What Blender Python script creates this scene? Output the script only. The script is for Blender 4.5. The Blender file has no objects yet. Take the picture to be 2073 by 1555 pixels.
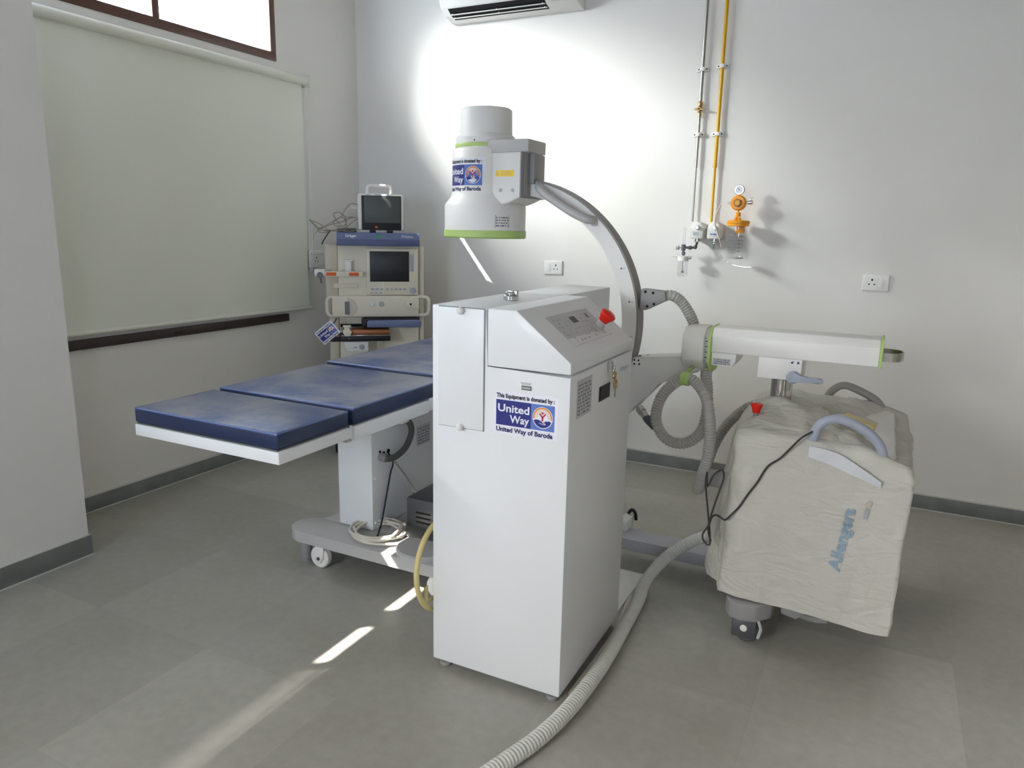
import bpy, bmesh, math, random, heapq
from mathutils import Vector, Matrix, noise

C = bpy.context.scene.collection
SC = bpy.context.scene
PI = math.pi
V = Vector

# ------------------------------------------------------------------ camera
YAW, PITCH, ROLL, FPX = -0.465325768, 0.209322662, -0.0207995744, 1486.03
cy, sy, cp, sp = math.cos(YAW), math.sin(YAW), math.cos(PITCH), math.sin(PITCH)
fw = V((sy*cp, cy*cp, -sp)); rt = V((cy, -sy, 0)); dn = fw.cross(rt)
cr, sr = math.cos(ROLL), math.sin(ROLL)
rt2 = cr*rt + sr*dn; dn2 = -sr*rt + cr*dn
cam = bpy.data.cameras.new('camera'); cam.sensor_width = 36.0; cam.lens = FPX/2073*36.0
cam.clip_start = 0.05
camo = bpy.data.objects.new('camera', cam); C.objects.link(camo)
m3 = Matrix((rt2, -dn2, -fw)).transposed()
camo.matrix_world = Matrix.Translation((0, 0, 1.5)) @ m3.to_4x4()
SC.camera = camo

# ------------------------------------------------------------------ daylight
SUN = V((1.0, 1.0, -1.281)).normalized()       # direction the sunlight travels
wd = bpy.data.worlds.new('sky'); SC.world = wd; wd.use_nodes = True
wt = wd.node_tree; wt.nodes.clear()
wo = wt.nodes.new('ShaderNodeOutputWorld'); wb = wt.nodes.new('ShaderNodeBackground')
wtc = wt.nodes.new('ShaderNodeTexCoord'); wdot = wt.nodes.new('ShaderNodeVectorMath'); wdot.operation = 'DOT_PRODUCT'
wdot.inputs[1].default_value = tuple(-SUN)
wr = wt.nodes.new('ShaderNodeValToRGB')
wr.color_ramp.elements[0].position = 0.0; wr.color_ramp.elements[0].color = (0.56, 0.74, 1.08, 1)
wr.color_ramp.elements[1].position = 1.0; wr.color_ramp.elements[1].color = (3.4, 3.3, 3.1, 1)
e_ = wr.color_ramp.elements.new(0.62); e_.color = (0.80, 0.96, 1.18, 1)
wt.links.new(wtc.outputs['Generated'], wdot.inputs[0])
wt.links.new(wdot.outputs['Value'], wr.inputs['Fac'])
wt.links.new(wr.outputs['Color'], wb.inputs['Color'])
wb.inputs['Strength'].default_value = 11.0
wt.links.new(wb.outputs['Background'], wo.inputs['Surface'])

def light(name, kind, loc, direction, energy, color, **kw):
    d = bpy.data.lights.new(name, kind); d.energy = energy; d.color = color
    for k, v in kw.items(): setattr(d, k, v)
    o = bpy.data.objects.new(name, d); C.objects.link(o)
    o.location = loc; o.rotation_euler = V(direction).to_track_quat('-Z', 'Y').to_euler()
    return o
light('sun', 'SUN', (-6, -3, 6), SUN, 45.0, (1.0, 0.95, 0.86), angle=math.radians(0.55))
light('hazy_sky_glow', 'SUN', (-7, -4, 5), (0.93, 1.05, -0.50), 22.0, (0.95, 0.98, 1.0), angle=math.radians(29))
def portal(name, loc, direction, w, h):
    o = light(name, 'AREA', loc, direction, 1, (1, 1, 1), shape='RECTANGLE', size=w, size_y=h)
    o.data.cycles.is_portal = True
    return o
portal('window_daylight', (-3.72, 2.9, 2.8), (1, 0, 0), 1.70, 0.62)
portal('right_window_daylight', (1.25, -2.05, 1.75), (0, 1, 0), 0.7, 0.9)  # unseen opening added to fill the right-facing sides
portal('front_window_daylight', (-1.9, -2.05, 1.75), (0, 1, 0), 1.0, 1.1)

SC.view_settings.view_transform = 'Standard'
SC.view_settings.look = 'None'
SC.view_settings.gamma = 1.0
SC.view_settings.use_curve_mapping = False
SC.view_settings.exposure = 0.38
SC.cycles.use_denoising = True
SC.cycles.max_bounces = 10
SC.cycles.diffuse_bounces = 6
SC.cycles.sample_clamp_indirect = 6.0

# ------------------------------------------------------------------ materials
def lin(h):
    h = h.lstrip('#'); out = []
    for i in (0, 2, 4):
        c = int(h[i:i+2], 16)/255
        out.append(c/12.92 if c <= 0.04045 else ((c+0.055)/1.055)**2.4)
    return (*out, 1.0)
def mat(name, col, rough=0.5, metal=0.0, vary=0.0, vscale=6.0, bump=0.0, bscale=200.0, trans=0.0, spec=0.5, coat=0.0, ior=1.45, stretch=None):
    m = bpy.data.materials.new(name); m.use_nodes = True
    nt = m.node_tree; b = nt.nodes['Principled BSDF']
    c = lin(col) if isinstance(col, str) else (*col, 1)
    b.inputs['Base Color'].default_value = c
    b.inputs['Roughness'].default_value = rough
    b.inputs['Metallic'].default_value = metal
    b.inputs['Specular IOR Level'].default_value = spec
    b.inputs['Transmission Weight'].default_value = trans
    b.inputs['Coat Weight'].default_value = coat
    b.inputs['IOR'].default_value = ior
    if vary or bump:
        tc = nt.nodes.new('ShaderNodeNewGeometry')
        src = tc.outputs['Position']
        if stretch:
            mp = nt.nodes.new('ShaderNodeMapping'); mp.inputs['Scale'].default_value = stretch
            nt.links.new(src, mp.inputs['Vector']); src = mp.outputs['Vector']
    if vary:
        n = nt.nodes.new('ShaderNodeTexNoise'); n.inputs['Scale'].default_value = vscale; n.inputs['Detail'].default_value = 4
        nt.links.new(src, n.inputs['Vector'])
        mx = nt.nodes.new('ShaderNodeMix'); mx.data_type = 'RGBA'; mx.blend_type = 'MULTIPLY'
        rp = nt.nodes.new('ShaderNodeMapRange'); rp.inputs['From Min'].default_value = 0.3; rp.inputs['From Max'].default_value = 0.7
        rp.inputs['To Min'].default_value = 1-vary; rp.inputs['To Max'].default_value = 1+vary*0.5
        nt.links.new(n.outputs['Fac'], rp.inputs['Value'])
        mx.inputs['Factor'].default_value = 1.0
        mx.inputs[6].default_value = c
        nt.links.new(rp.outputs['Result'], mx.inputs[7])
        nt.links.new(mx.outputs[2], b.inputs['Base Color'])
    if bump:
        n2 = nt.nodes.new('ShaderNodeTexNoise'); n2.inputs['Scale'].default_value = bscale; n2.inputs['Detail'].default_value = 3
        nt.links.new(src, n2.inputs['Vector'])
        bp = nt.nodes.new('ShaderNodeBump'); bp.inputs['Strength'].default_value = bump; bp.inputs['Distance'].default_value = 0.002
        nt.links.new(n2.outputs['Fac'], bp.inputs['Height']); nt.links.new(bp.outputs['Normal'], b.inputs['Normal'])
    return m

M = {}
M['wall'] = mat('wall_paint', '#e4e2de', 0.75, vary=0.03, vscale=1.5, bump=0.15, bscale=60, spec=0.3)
M['ceil'] = mat('ceiling_paint', '#c9c3b8', 0.8)
M['panelling'] = mat('beige_panelling', '#aba195', 0.6)  # finish of the unseen walls, toned darker to cut bounced light
M['skirt'] = mat('dark_stone', '#7a7d7c', 0.45, vary=0.18, vscale=9)
M['grout'] = mat('light_grout', '#c9c8c2', 0.8)
M['white'] = mat('white_enamel', '#e6e8ea', 0.35, vary=0.02, vscale=3)
M['white2'] = mat('white_plastic', '#e9e8e4', 0.4)
M['offwhite'] = mat('off_white_paint', '#e6e4df', 0.38, vary=0.02, vscale=4)
M['lgrey'] = mat('light_grey_plastic', '#bbbab9', 0.45)
M['grey'] = mat('grey_plastic', '#929190', 0.45)
M['dgrey'] = mat('dark_grey_rubber', '#5a5a58', 0.6)
M['rail'] = mat('rail_grey', '#8b8884', 0.5)
M['legpaint'] = mat('lavender_grey_paint', '#b3b2bb', 0.4)
M['bluegrey'] = mat('blue_grey_plastic', '#9fa5b3', 0.4)
M['black'] = mat('black_plastic', '#17171a', 0.45)
M['blackhole'] = mat('black_recess', '#0c0c0e', 0.8)
M['chrome'] = mat('chrome', '#c9c9c9', 0.16, metal=1.0)
M['steel'] = mat('brushed_steel', '#a8a6a2', 0.33, metal=1.0)
M['darkmetal'] = mat('dark_metal', '#6f7074', 0.4, metal=0.8)
M['green'] = mat('lime_green_plastic', '#b4cf7d', 0.45)
M['yellow'] = mat('yellow_enamel', '#d7a517', 0.35)
M['orange'] = mat('amber_plastic', '#f0a013', 0.35)
M['ylabel'] = mat('yellow_label', '#f2cf1c', 0.5)
M['red'] = mat('red_plastic', '#d62312', 0.3)
M['brass'] = mat('brass', '#bfa271', 0.35, metal=1.0)
M['brown'] = mat('brown_window_paint', '#57392f', 0.4, vary=0.15, vscale=20)
M['sill'] = mat('dark_window_frame', '#3a302c', 0.45, vary=0.2, vscale=20)
M['blind'] = mat('pale_green_blind_fabric', '#e6e8dd', 0.8, bump=0.2, bscale=500, spec=0.2)
M['blindtube'] = mat('cream_aluminium', '#dedfd3', 0.45)
M['hose'] = mat('grey_corrugated_hose', '#b3b1ab', 0.5)
M['hosew'] = mat('pale_corrugated_hose', '#d2d2cd', 0.42)
M['cover'] = None
M['pocket'] = mat('glossy_white_vinyl', '#d6d9de', 0.3)
M['cream'] = mat('cream_machine_paint', '#e2dbc9', 0.45, vary=0.02, vscale=5)
M['cream2'] = mat('beige_machine_paint', '#cdc4b3', 0.5)
M['mblue'] = mat('machine_blue_paint', '#6b769a', 0.4)
M['mblue2'] = mat('machine_dark_blue_paint', '#535c82', 0.4)
M['lcd'] = mat('dark_screen', '#1d1f22', 0.38, spec=0.6)
M['lcd2'] = mat('grey_screen', '#4d5250', 0.42, spec=0.6)
M['copper'] = mat('copper_tray', '#9a6440', 0.35, metal=0.5)
M['creamtube'] = mat('cream_tubing', '#cdbf86', 0.4)
M['orangelabel'] = mat('orange_label', '#e0612a', 0.5)
M['cable'] = mat('beige_cable', '#d3cdc0', 0.5)
M['leadwire'] = mat('brownish_lead', '#93887a', 0.5)
M['cableg'] = mat('grey_cable', '#8e8c88', 0.5)
M['cabled'] = mat('dark_cable', '#3b3733', 0.55)
M['navy'] = mat('navy_print', '#262c78', 0.5)
M['sky'] = mat('light_blue_print', '#5a76bd', 0.5)
M['paper'] = mat('white_sticker', '#e9e8f2', 0.45)
M['ink'] = mat('black_print', '#16141f', 0.6)
M['navyink'] = mat('navy_lettering', '#1f1c55', 0.6)
M['arc'] = mat('orange_print', '#dd8a3a', 0.5)
M['arc2'] = mat('pale_gold_print', '#e9b886', 0.5)
M['redprint'] = mat('crimson_print', '#c22a41', 0.5)
M['faint'] = mat('grey_label_print', '#a9adb3', 0.5)
M['faint2'] = mat('dark_grey_print', '#77797f', 0.6)
M['palelabel'] = mat('pale_grey_label', '#c3c4c8', 0.4)
M['bluefaint'] = mat('faded_blue_print', '#8fa3b5', 0.6)
M['palepink'] = mat('pale_pink_print', '#cdbab4', 0.6)
M['bluefaint2'] = mat('pale_blue_print', '#a9bdd0', 0.6)
M['led'] = mat('orange_button', '#f07030', 0.4)
M['greendot'] = mat('green_dot', '#2f9c57', 0.5)
M['board'] = mat('white_board', '#f2f1ee', 0.6)
M['concrete'] = mat('concrete', '#b8b4ac', 0.8)

def glass_mat(name, tint, alpha):
    m = bpy.data.materials.new(name); m.use_nodes = True
    nt = m.node_tree; nt.nodes.clear()
    o = nt.nodes.new('ShaderNodeOutputMaterial'); t = nt.nodes.new('ShaderNodeBsdfTransparent')
    g = nt.nodes.new('ShaderNodeBsdfGlossy'); g.inputs['Roughness'].default_value = 0.05
    x = nt.nodes.new('ShaderNodeMixShader'); x.inputs['Fac'].default_value = alpha
    t.inputs['Color'].default_value = tint
    nt.links.new(t.outputs[0], x.inputs[1]); nt.links.new(g.outputs[0], x.inputs[2]); nt.links.new(x.outputs[0], o.inputs['Surface'])
    return m
M['pane'] = glass_mat('window_glass', (0.97, 0.98, 0.97, 1), 0.06)
M['clear'] = glass_mat('clear_plastic', (0.95, 0.96, 0.97, 1), 0.10)

def mattress_mat():
    m = mat('navy_vinyl', '#20386b', 0.36, spec=0.6, coat=0.0)
    nt = m.node_tree; b = nt.nodes['Principled BSDF']
    g = nt.nodes.new('ShaderNodeNewGeometry')
    n = nt.nodes.new('ShaderNodeTexNoise'); n.inputs['Scale'].default_value = 3.2; n.inputs['Detail'].default_value = 7; n.inputs['Roughness'].default_value = 0.65
    nt.links.new(g.outputs['Position'], n.inputs['Vector'])
    r = nt.nodes.new('ShaderNodeValToRGB')
    r.color_ramp.elements[0].position = 0.42; r.color_ramp.elements[0].color = lin('#3b4d7c')
    r.color_ramp.elements[1].position = 0.60; r.color_ramp.elements[1].color = lin('#80828f')  # dusty grey patches, paled further to hold window sheen in the colour
    nt.links.new(n.outputs['Fac'], r.inputs['Fac']); nt.links.new(r.outputs['Color'], b.inputs['Base Color'])
    r2 = nt.nodes.new('ShaderNodeMapRange'); r2.inputs['To Min'].default_value = 0.26; r2.inputs['To Max'].default_value = 0.5
    nt.links.new(n.outputs['Fac'], r2.inputs['Value']); nt.links.new(r2.outputs['Result'], b.inputs['Roughness'])
    return m
M['vinyl'] = mattress_mat()
M['piping'] = mat('blue_piping', '#6479ad', 0.25, spec=0.7)  # piping paled so its colour carries the edge sheen
M['vinylside'] = mat('navy_vinyl_side', '#1f2c50', 0.4, vary=0.2, vscale=8)

def cover_mat():
    m = mat('cream_cover_fabric', '#c4c2b9', 0.55, spec=0.4)
    nt = m.node_tree; b = nt.nodes['Principled BSDF']; L = nt.links.new
    g = nt.nodes.new('ShaderNodeNewGeometry')
    def nz(scale, st, dist, det):
        mp = nt.nodes.new('ShaderNodeMapping'); mp.inputs['Scale'].default_value = st; mp.inputs['Rotation'].default_value = (0, 0.5, 0); L(g.outputs['Position'], mp.inputs['Vector'])
        n = nt.nodes.new('ShaderNodeTexNoise'); n.inputs['Scale'].default_value = scale; n.inputs['Detail'].default_value = det; n.inputs['Distortion'].default_value = dist
        L(mp.outputs['Vector'], n.inputs['Vector']); return n.outputs['Fac']
    def ridge(f):
        a = nt.nodes.new('ShaderNodeMath'); a.operation = 'SUBTRACT'; a.inputs[1].default_value = 0.5; L(f, a.inputs[0])
        c = nt.nodes.new('ShaderNodeMath'); c.operation = 'ABSOLUTE'; L(a.outputs[0], c.inputs[0]); return c.outputs[0]
    r1 = ridge(nz(5.0, (1, 1, 0.45), 0.6, 2)); r2 = ridge(nz(11.0, (0.5, 1, 1.3), 0.8, 2)); n3 = nz(60, (1, 1, 1), 0, 3)
    s1 = nt.nodes.new('ShaderNodeMath'); s1.operation = 'MULTIPLY_ADD'; s1.inputs[1].default_value = 0.5; L(r2, s1.inputs[0]); L(r1, s1.inputs[2])
    s2 = nt.nodes.new('ShaderNodeMath'); s2.operation = 'MULTIPLY_ADD'; s2.inputs[1].default_value = 0.05; L(n3, s2.inputs[0]); L(s1.outputs[0], s2.inputs[2])
    bp = nt.nodes.new('ShaderNodeBump'); bp.inputs['Strength'].default_value = 0.75; bp.inputs['Distance'].default_value = 0.045
    L(s2.outputs[0], bp.inputs['Height']); L(bp.outputs['Normal'], b.inputs['Normal'])
    return m
M['cover'] = cover_mat()

def floor_mat():
    m = bpy.data.materials.new('stone_tile_floor'); m.use_nodes = True
    nt = m.node_tree; b = nt.nodes['Principled BSDF']; L = nt.links.new
    g = nt.nodes.new('ShaderNodeNewGeometry')
    mp = nt.nodes.new('ShaderNodeMapping'); mp.vector_type = 'TEXTURE'
    mp.inputs['Location'].default_value = (-6.234, -3.757, 0); mp.inputs['Scale'].default_value = (0.6, 0.6, 1)
    L(g.outputs['Position'], mp.inputs['Vector'])
    fl = nt.nodes.new('ShaderNodeVectorMath'); fl.operation = 'FLOOR'; L(mp.outputs['Vector'], fl.inputs[0])
    wn = nt.nodes.new('ShaderNodeTexWhiteNoise'); wn.noise_dimensions = '3D'; L(fl.outputs['Vector'], wn.inputs['Vector'])
    n = nt.nodes.new('ShaderNodeTexNoise'); n.inputs['Scale'].default_value = 2.2; n.inputs['Detail'].default_value = 6
    L(g.outputs['Position'], n.inputs['Vector'])
    n3 = nt.nodes.new('ShaderNodeTexNoise'); n3.inputs['Scale'].default_value = 26; n3.inputs['Detail'].default_value = 3
    L(g.outputs['Position'], n3.inputs['Vector'])
    r = nt.nodes.new('ShaderNodeValToRGB')
    r.color_ramp.elements[0].position = 0.3; r.color_ramp.elements[0].color = lin('#9f9d93')
    r.color_ramp.elements[1].position = 0.75; r.color_ramp.elements[1].color = lin('#adaca5')
    L(n.outputs['Fac'], r.inputs['Fac'])
    mr = nt.nodes.new('ShaderNodeMapRange'); mr.inputs['To Min'].default_value = 0.88; mr.inputs['To Max'].default_value = 1.06
    L(wn.outputs['Value'], mr.inputs['Value'])
    mr3 = nt.nodes.new('ShaderNodeMapRange'); mr3.inputs['From Min'].default_value = 0.3; mr3.inputs['From Max'].default_value = 0.7
    mr3.inputs['To Min'].default_value = 0.94; mr3.inputs['To Max'].default_value = 1.05; L(n3.outputs['Fac'], mr3.inputs['Value'])
    mm = nt.nodes.new('ShaderNodeMath'); mm.operation = 'MULTIPLY'; L(mr.outputs['Result'], mm.inputs[0]); L(mr3.outputs['Result'], mm.inputs[1])
    mx = nt.nodes.new('ShaderNodeMix'); mx.data_type = 'RGBA'; mx.blend_type = 'MULTIPLY'; mx.inputs['Factor'].default_value = 1
    L(r.outputs['Color'], mx.inputs[6]); L(mm.outputs['Value'], mx.inputs[7])
    fr = nt.nodes.new('ShaderNodeVectorMath'); fr.operation = 'FRACTION'; L(mp.outputs['Vector'], fr.inputs[0])
    sx = nt.nodes.new('ShaderNodeSeparateXYZ'); L(fr.outputs['Vector'], sx.inputs[0])
    def edge(sock):
        a = nt.nodes.new('ShaderNodeMath'); a.operation = 'PINGPONG'; a.inputs[1].default_value = 0.5; L(sock, a.inputs[0])
        c = nt.nodes.new('ShaderNodeMath'); c.operation = 'LESS_THAN'; c.inputs[1].default_value = 0.0028; L(a.outputs[0], c.inputs[0]); return c
    ex, ey = edge(sx.outputs[0]), edge(sx.outputs[1])
    mxm = nt.nodes.new('ShaderNodeMath'); mxm.operation = 'MAXIMUM'; L(ex.outputs[0], mxm.inputs[0]); L(ey.outputs[0], mxm.inputs[1])
    sc = nt.nodes.new('ShaderNodeMath'); sc.operation = 'MULTIPLY'; sc.inputs[1].default_value = 0.45; L(mxm.outputs[0], sc.inputs[0])
    mj = nt.nodes.new('ShaderNodeMix'); mj.data_type = 'RGBA'; L(sc.outputs[0], mj.inputs['Factor']); L(mx.outputs[2], mj.inputs[6]); mj.inputs[7].default_value = lin('#9a9a90')
    L(mj.outputs[2], b.inputs['Base Color'])
    rr = nt.nodes.new('ShaderNodeMapRange'); rr.inputs['To Min'].default_value = 0.3; rr.inputs['To Max'].default_value = 0.46
    L(n.outputs['Fac'], rr.inputs['Value']); L(rr.outputs['Result'], b.inputs['Roughness'])
    bp = nt.nodes.new('ShaderNodeBump'); bp.inputs['Strength'].default_value = 0.08; bp.inputs['Distance'].default_value = 0.004
    L(n3.outputs['Fac'], bp.inputs['Height']); L(bp.outputs['Normal'], b.inputs['Normal'])
    return m
M['floor'] = floor_mat()

# ------------------------------------------------------------------ helpers
def catmull(pts, step=0.01, closed=False):
    P = [V(p) for p in pts]; n = len(P); out = []
    if n == 2 and not closed:
        k = max(1, int((P[1]-P[0]).length/step)); return [P[0].lerp(P[1], i/k) for i in range(k+1)]
    segs = n if closed else n-1
    for i in range(segs):
        if closed: a, b, c, d = P[(i-1) % n], P[i], P[(i+1) % n], P[(i+2) % n]
        else: a, b, c, d = P[max(i-1, 0)], P[i], P[i+1], P[min(i+2, n-1)]
        k = max(2, int((c-b).length/step))
        for j in range(k):
            t = j/k; t2 = t*t; t3 = t2*t
            out.append(0.5*((2*b) + (c-a)*t + (2*a-5*b+4*c-d)*t2 + (3*b-a-3*c+d)*t3))
    if not closed: out.append(P[-1].copy())
    return out

class MB:
    def __init__(s, M4=None): s.bm = bmesh.new(); s.M = M4; s.mi = 0
    def _new(s, verts, faces):
        vs = [s.bm.verts.new(v) for v in verts]; fs = []
        for f in faces:
            try:
                fc = s.bm.faces.new([vs[i] for i in f]); fc.material_index = s.mi; fc.smooth = True; fs.append(fc)
            except ValueError: pass
        return vs, fs
    def _bevel(s, vs, fs, b, seg=2):
        if b > 0:
            ed = list({e for f in fs for e in f.edges})
            r = bmesh.ops.bevel(s.bm, geom=ed, offset=b, segments=seg, affect='EDGES', profile=0.5, clamp_overlap=True)
            for f in r['faces']: f.material_index = s.mi; f.smooth = True
    def box(s, x0, x1, y0, y1, z0, z1, b=0.0, seg=2):
        x0, x1 = sorted((x0, x1)); y0, y1 = sorted((y0, y1)); z0, z1 = sorted((z0, z1))
        v = [(x, y, z) for x in (x0, x1) for y in (y0, y1) for z in (z0, z1)]
        f = [(0, 1, 3, 2), (4, 6, 7, 5), (0, 4, 5, 1), (2, 3, 7, 6), (0, 2, 6, 4), (1, 5, 7, 3)]
        vs, fs = s._new(v, f); s._bevel(vs, fs, b, seg); return s
    def prism(s, poly, axis, d0, d1, b=0.0, seg=2):
        # poly in the two axes other than `axis` (order kept: x,y,z without axis)
        def mk(p, d):
            if axis == 'x': return (d, p[0], p[1])
            if axis == 'y': return (p[0], d, p[1])
            return (p[0], p[1], d)
        n = len(poly)
        v = [mk(p, d0) for p in poly] + [mk(p, d1) for p in poly]
        f = [tuple(range(n)), tuple(range(2*n-1, n-1, -1))] + [(i, (i+1) % n + 0, (i+1) % n + n, i+n) for i in range(n)]
        vs, fs = s._new(v, f); s._bevel(vs, fs, b, seg); return s
    def lathe(s, prof, c=(0, 0, 0), axis=(0, 0, 1), seg=40, cap=True):
        ax = V(axis).normalized(); q = V((0, 0, 1)).rotation_difference(ax); c = V(c)
        v = []; f = []; k = len(prof)
        for (r, h) in prof:
            for i in range(seg):
                a = 2*PI*i/seg; v.append(c + q @ V((r*math.cos(a), r*math.sin(a), h)))
        for j in range(k-1):
            for i in range(seg):
                i2 = (i+1) % seg; f.append((j*seg+i, j*seg+i2, (j+1)*seg+i2, (j+1)*seg+i))
        if cap:
            f.append(tuple(range(seg-1, -1, -1))); f.append(tuple((k-1)*seg+i for i in range(seg)))
        s._new(v, f); return s
    def cyl(s, p0, p1, r, r1=None, seg=24, b=0.0):
        p0, p1 = V(p0), V(p1); h = (p1-p0).length; r1 = r if r1 is None else r1
        if b: prof = [(r-b, 0), (r, b), (r1, h-b), (r1-b, h)]
        else: prof = [(r, 0), (r1, h)]
        return s.lathe(prof, p0, p1-p0, seg)
    def sphere(s, c, r, seg=20, rings=10, sc=(1, 1, 1)):
        prof = [(max(1e-4, math.sin(PI*i/rings)), -math.cos(PI*i/rings)) for i in range(rings+1)]
        v = []; f = []
        for (rr, h) in prof:
            for i in range(seg):
                a = 2*PI*i/seg; v.append((c[0]+r*sc[0]*rr*math.cos(a), c[1]+r*sc[1]*rr*math.sin(a), c[2]+r*sc[2]*h))
        for j in range(rings):
            for i in range(seg): f.append((j*seg+i, j*seg+(i+1) % seg, (j+1)*seg+(i+1) % seg, (j+1)*seg+i))
        s._new(v, f); return s
    def tube(s, pts, r, seg=10, step=0.012, closed=False, pitch=0.0, amp=0.0, smooth=True, flat=1.0):
        P = catmull(pts, step, closed) if smooth else [V(p) for p in pts]
        n = len(P); v = []; f = []; up = None; L = 0.0
        for i in range(n):
            if closed: t = P[(i+1) % n]-P[(i-1) % n]
            else: t = P[min(i+1, n-1)]-P[max(i-1, 0)]
            t.normalize()
            if up is None:
                up = V((0, 0, 1)) if abs(t.z) < 0.9 else V((0, 1, 0))
            up = (up - t*up.dot(t)).normalized(); sd = t.cross(up)
            if i: L += (P[i]-P[i-1]).length
            rr = r + (amp*math.sin(2*PI*L/pitch) if pitch else 0)
            for k in range(seg):
                a = 2*PI*k/seg; v.append(P[i] + rr*(math.cos(a)*up*flat + math.sin(a)*sd))
        for i in range(n if closed else n-1):
            i2 = (i+1) % n
            for k in range(seg): f.append((i*seg+k, i*seg+(k+1) % seg, i2*seg+(k+1) % seg, i2*seg+k))
        if not closed:
            f.append(tuple(range(seg-1, -1, -1))); f.append(tuple((n-1)*seg+k for k in range(seg)))
        s._new(v, f); return s
    def poly(s, verts):
        s._new(verts, [tuple(range(len(verts)))]); return s
    def grid(s, fn, nu, nv, closed_u=False):
        v = [fn(i/(nu if closed_u else nu-1), j/(nv-1)) for j in range(nv) for i in range(nu)]
        f = []
        for j in range(nv-1):
            for i in range(nu if closed_u else nu-1):
                i2 = (i+1) % nu; f.append((j*nu+i, j*nu+i2, (j+1)*nu+i2, (j+1)*nu+i))
        return s._new(v, f)
    def mesh(s, vf, mp):
        verts, faces = vf
        s._new([mp(x, y) for x, y in verts], faces); return s
    def build(s, name, mats, parent=None, sharp=35, origin=None):
        if s.M is not None: bmesh.ops.transform(s.bm, matrix=s.M, verts=s.bm.verts)
        bmesh.ops.recalc_face_normals(s.bm, faces=s.bm.faces)
        co = [v.co for v in s.bm.verts]
        lo = V((min(c.x for c in co), min(c.y for c in co), min(c.z for c in co)))
        hi = V((max(c.x for c in co), max(c.y for c in co), max(c.z for c in co)))
        o0 = V(origin) if origin else V(((lo.x+hi.x)/2, (lo.y+hi.y)/2, lo.z))
        bmesh.ops.translate(s.bm, verts=s.bm.verts, vec=-o0)
        me = bpy.data.meshes.new(name); s.bm.to_mesh(me); s.bm.free()
        for m in (mats if isinstance(mats, (list, tuple)) else [mats]): me.materials.append(M[m] if isinstance(m, str) else m)
        try: me.set_sharp_from_angle(angle=math.radians(sharp))
        except Exception: pass
        o = bpy.data.objects.new(name, me); C.objects.link(o)
        if parent is not None:
            o.parent = parent; o.location = o0 - world(parent)
        else: o.location = o0
        return o
def world(o):
    w = V((0, 0, 0))
    while o is not None: w += o.location; o = o.parent
    return w
def tag(o, label, cat, group=None):
    o['label'] = label; o['category'] = cat
    if group: o['group'] = group
    return o
def thing(name, label, cat, loc, group=None):
    o = bpy.data.objects.new(name, None); o.empty_display_size = 0.1; C.objects.link(o); o.location = loc
    return tag(o, label, cat, group)
def struct(o): o['kind'] = 'structure'; return o

_txt = {}
def text2d(s, bold=0.0):
    """outline of a line of text as flat faces, scaled to height 1 cap and left at 0; returns verts, faces, width"""
    key = (s, bold)
    if key in _txt: return _txt[key]
    cu = bpy.data.curves.new('t', 'FONT'); cu.body = s; cu.size = 1.0; cu.offset = bold; cu.resolution_u = 3
    ob = bpy.data.objects.new('t', cu); C.objects.link(ob)
    dg = bpy.context.evaluated_depsgraph_get()
    me = bpy.data.meshes.new_from_object(ob.evaluated_get(dg))
    vs = [(v.co.x, v.co.y) for v in me.vertices]; fs = [tuple(p.vertices) for p in me.polygons]
    bpy.data.objects.remove(ob); bpy.data.curves.remove(cu); bpy.data.meshes.remove(me)
    x0 = min(v[0] for v in vs); x1 = max(v[0] for v in vs)
    vs = [(x-x0, y) for x, y in vs]
    _txt[key] = (vs, fs, x1-x0); return _txt[key]
def put_text(mb, s, u, v, w, h, mp, d, bold=0.0):
    """text with left baseline (u,v), total width w and letter size h, mapped by mp(u,v,d)"""
    vs, fs, tw = text2d(s, bold)
    mb.mesh((vs, fs), lambda x, y: mp(u + x*w/tw, v + y*h, d))
def flat(o, U, Vv, N):
    o, U, Vv, N = V(o), V(U).normalized(), V(Vv).normalized(), V(N).normalized()
    return lambda u, v, d: o + U*u + Vv*v + N*d
def rect(mb, mp, u0, u1, v0, v1, d, n=1):
    for i in range(n):
        a = u0+(u1-u0)*i/n; b = u0+(u1-u0)*(i+1)/n
        mb.poly([mp(a, v0, d), mp(b, v0, d), mp(b, v1, d), mp(a, v1, d)])
def ring2d(mb, mp, cu, cv, r0, r1, a0, a1, d, n=28):
    for i in range(n):
        a = a0+(a1-a0)*i/n; b = a0+(a1-a0)*(i+1)/n
        q = [(r1, a), (r1, b)] + ([(r0, b), (r0, a)] if r0 > 0 else [(0, 0)])
        mb.poly([mp(cu+r*math.cos(t), cv+r*math.sin(t), d) for r, t in q])
def stroke(mb, mp, p, q, w, d):
    dx, dy = q[0]-p[0], q[1]-p[1]; l = math.hypot(dx, dy); nx, ny = -dy/l*w/2, dx/l*w/2
    mb.poly([mp(p[0]+nx, p[1]+ny, d), mp(p[0]-nx, p[1]-ny, d), mp(q[0]-nx, q[1]-ny, d), mp(q[0]+nx, q[1]+ny, d)])

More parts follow.
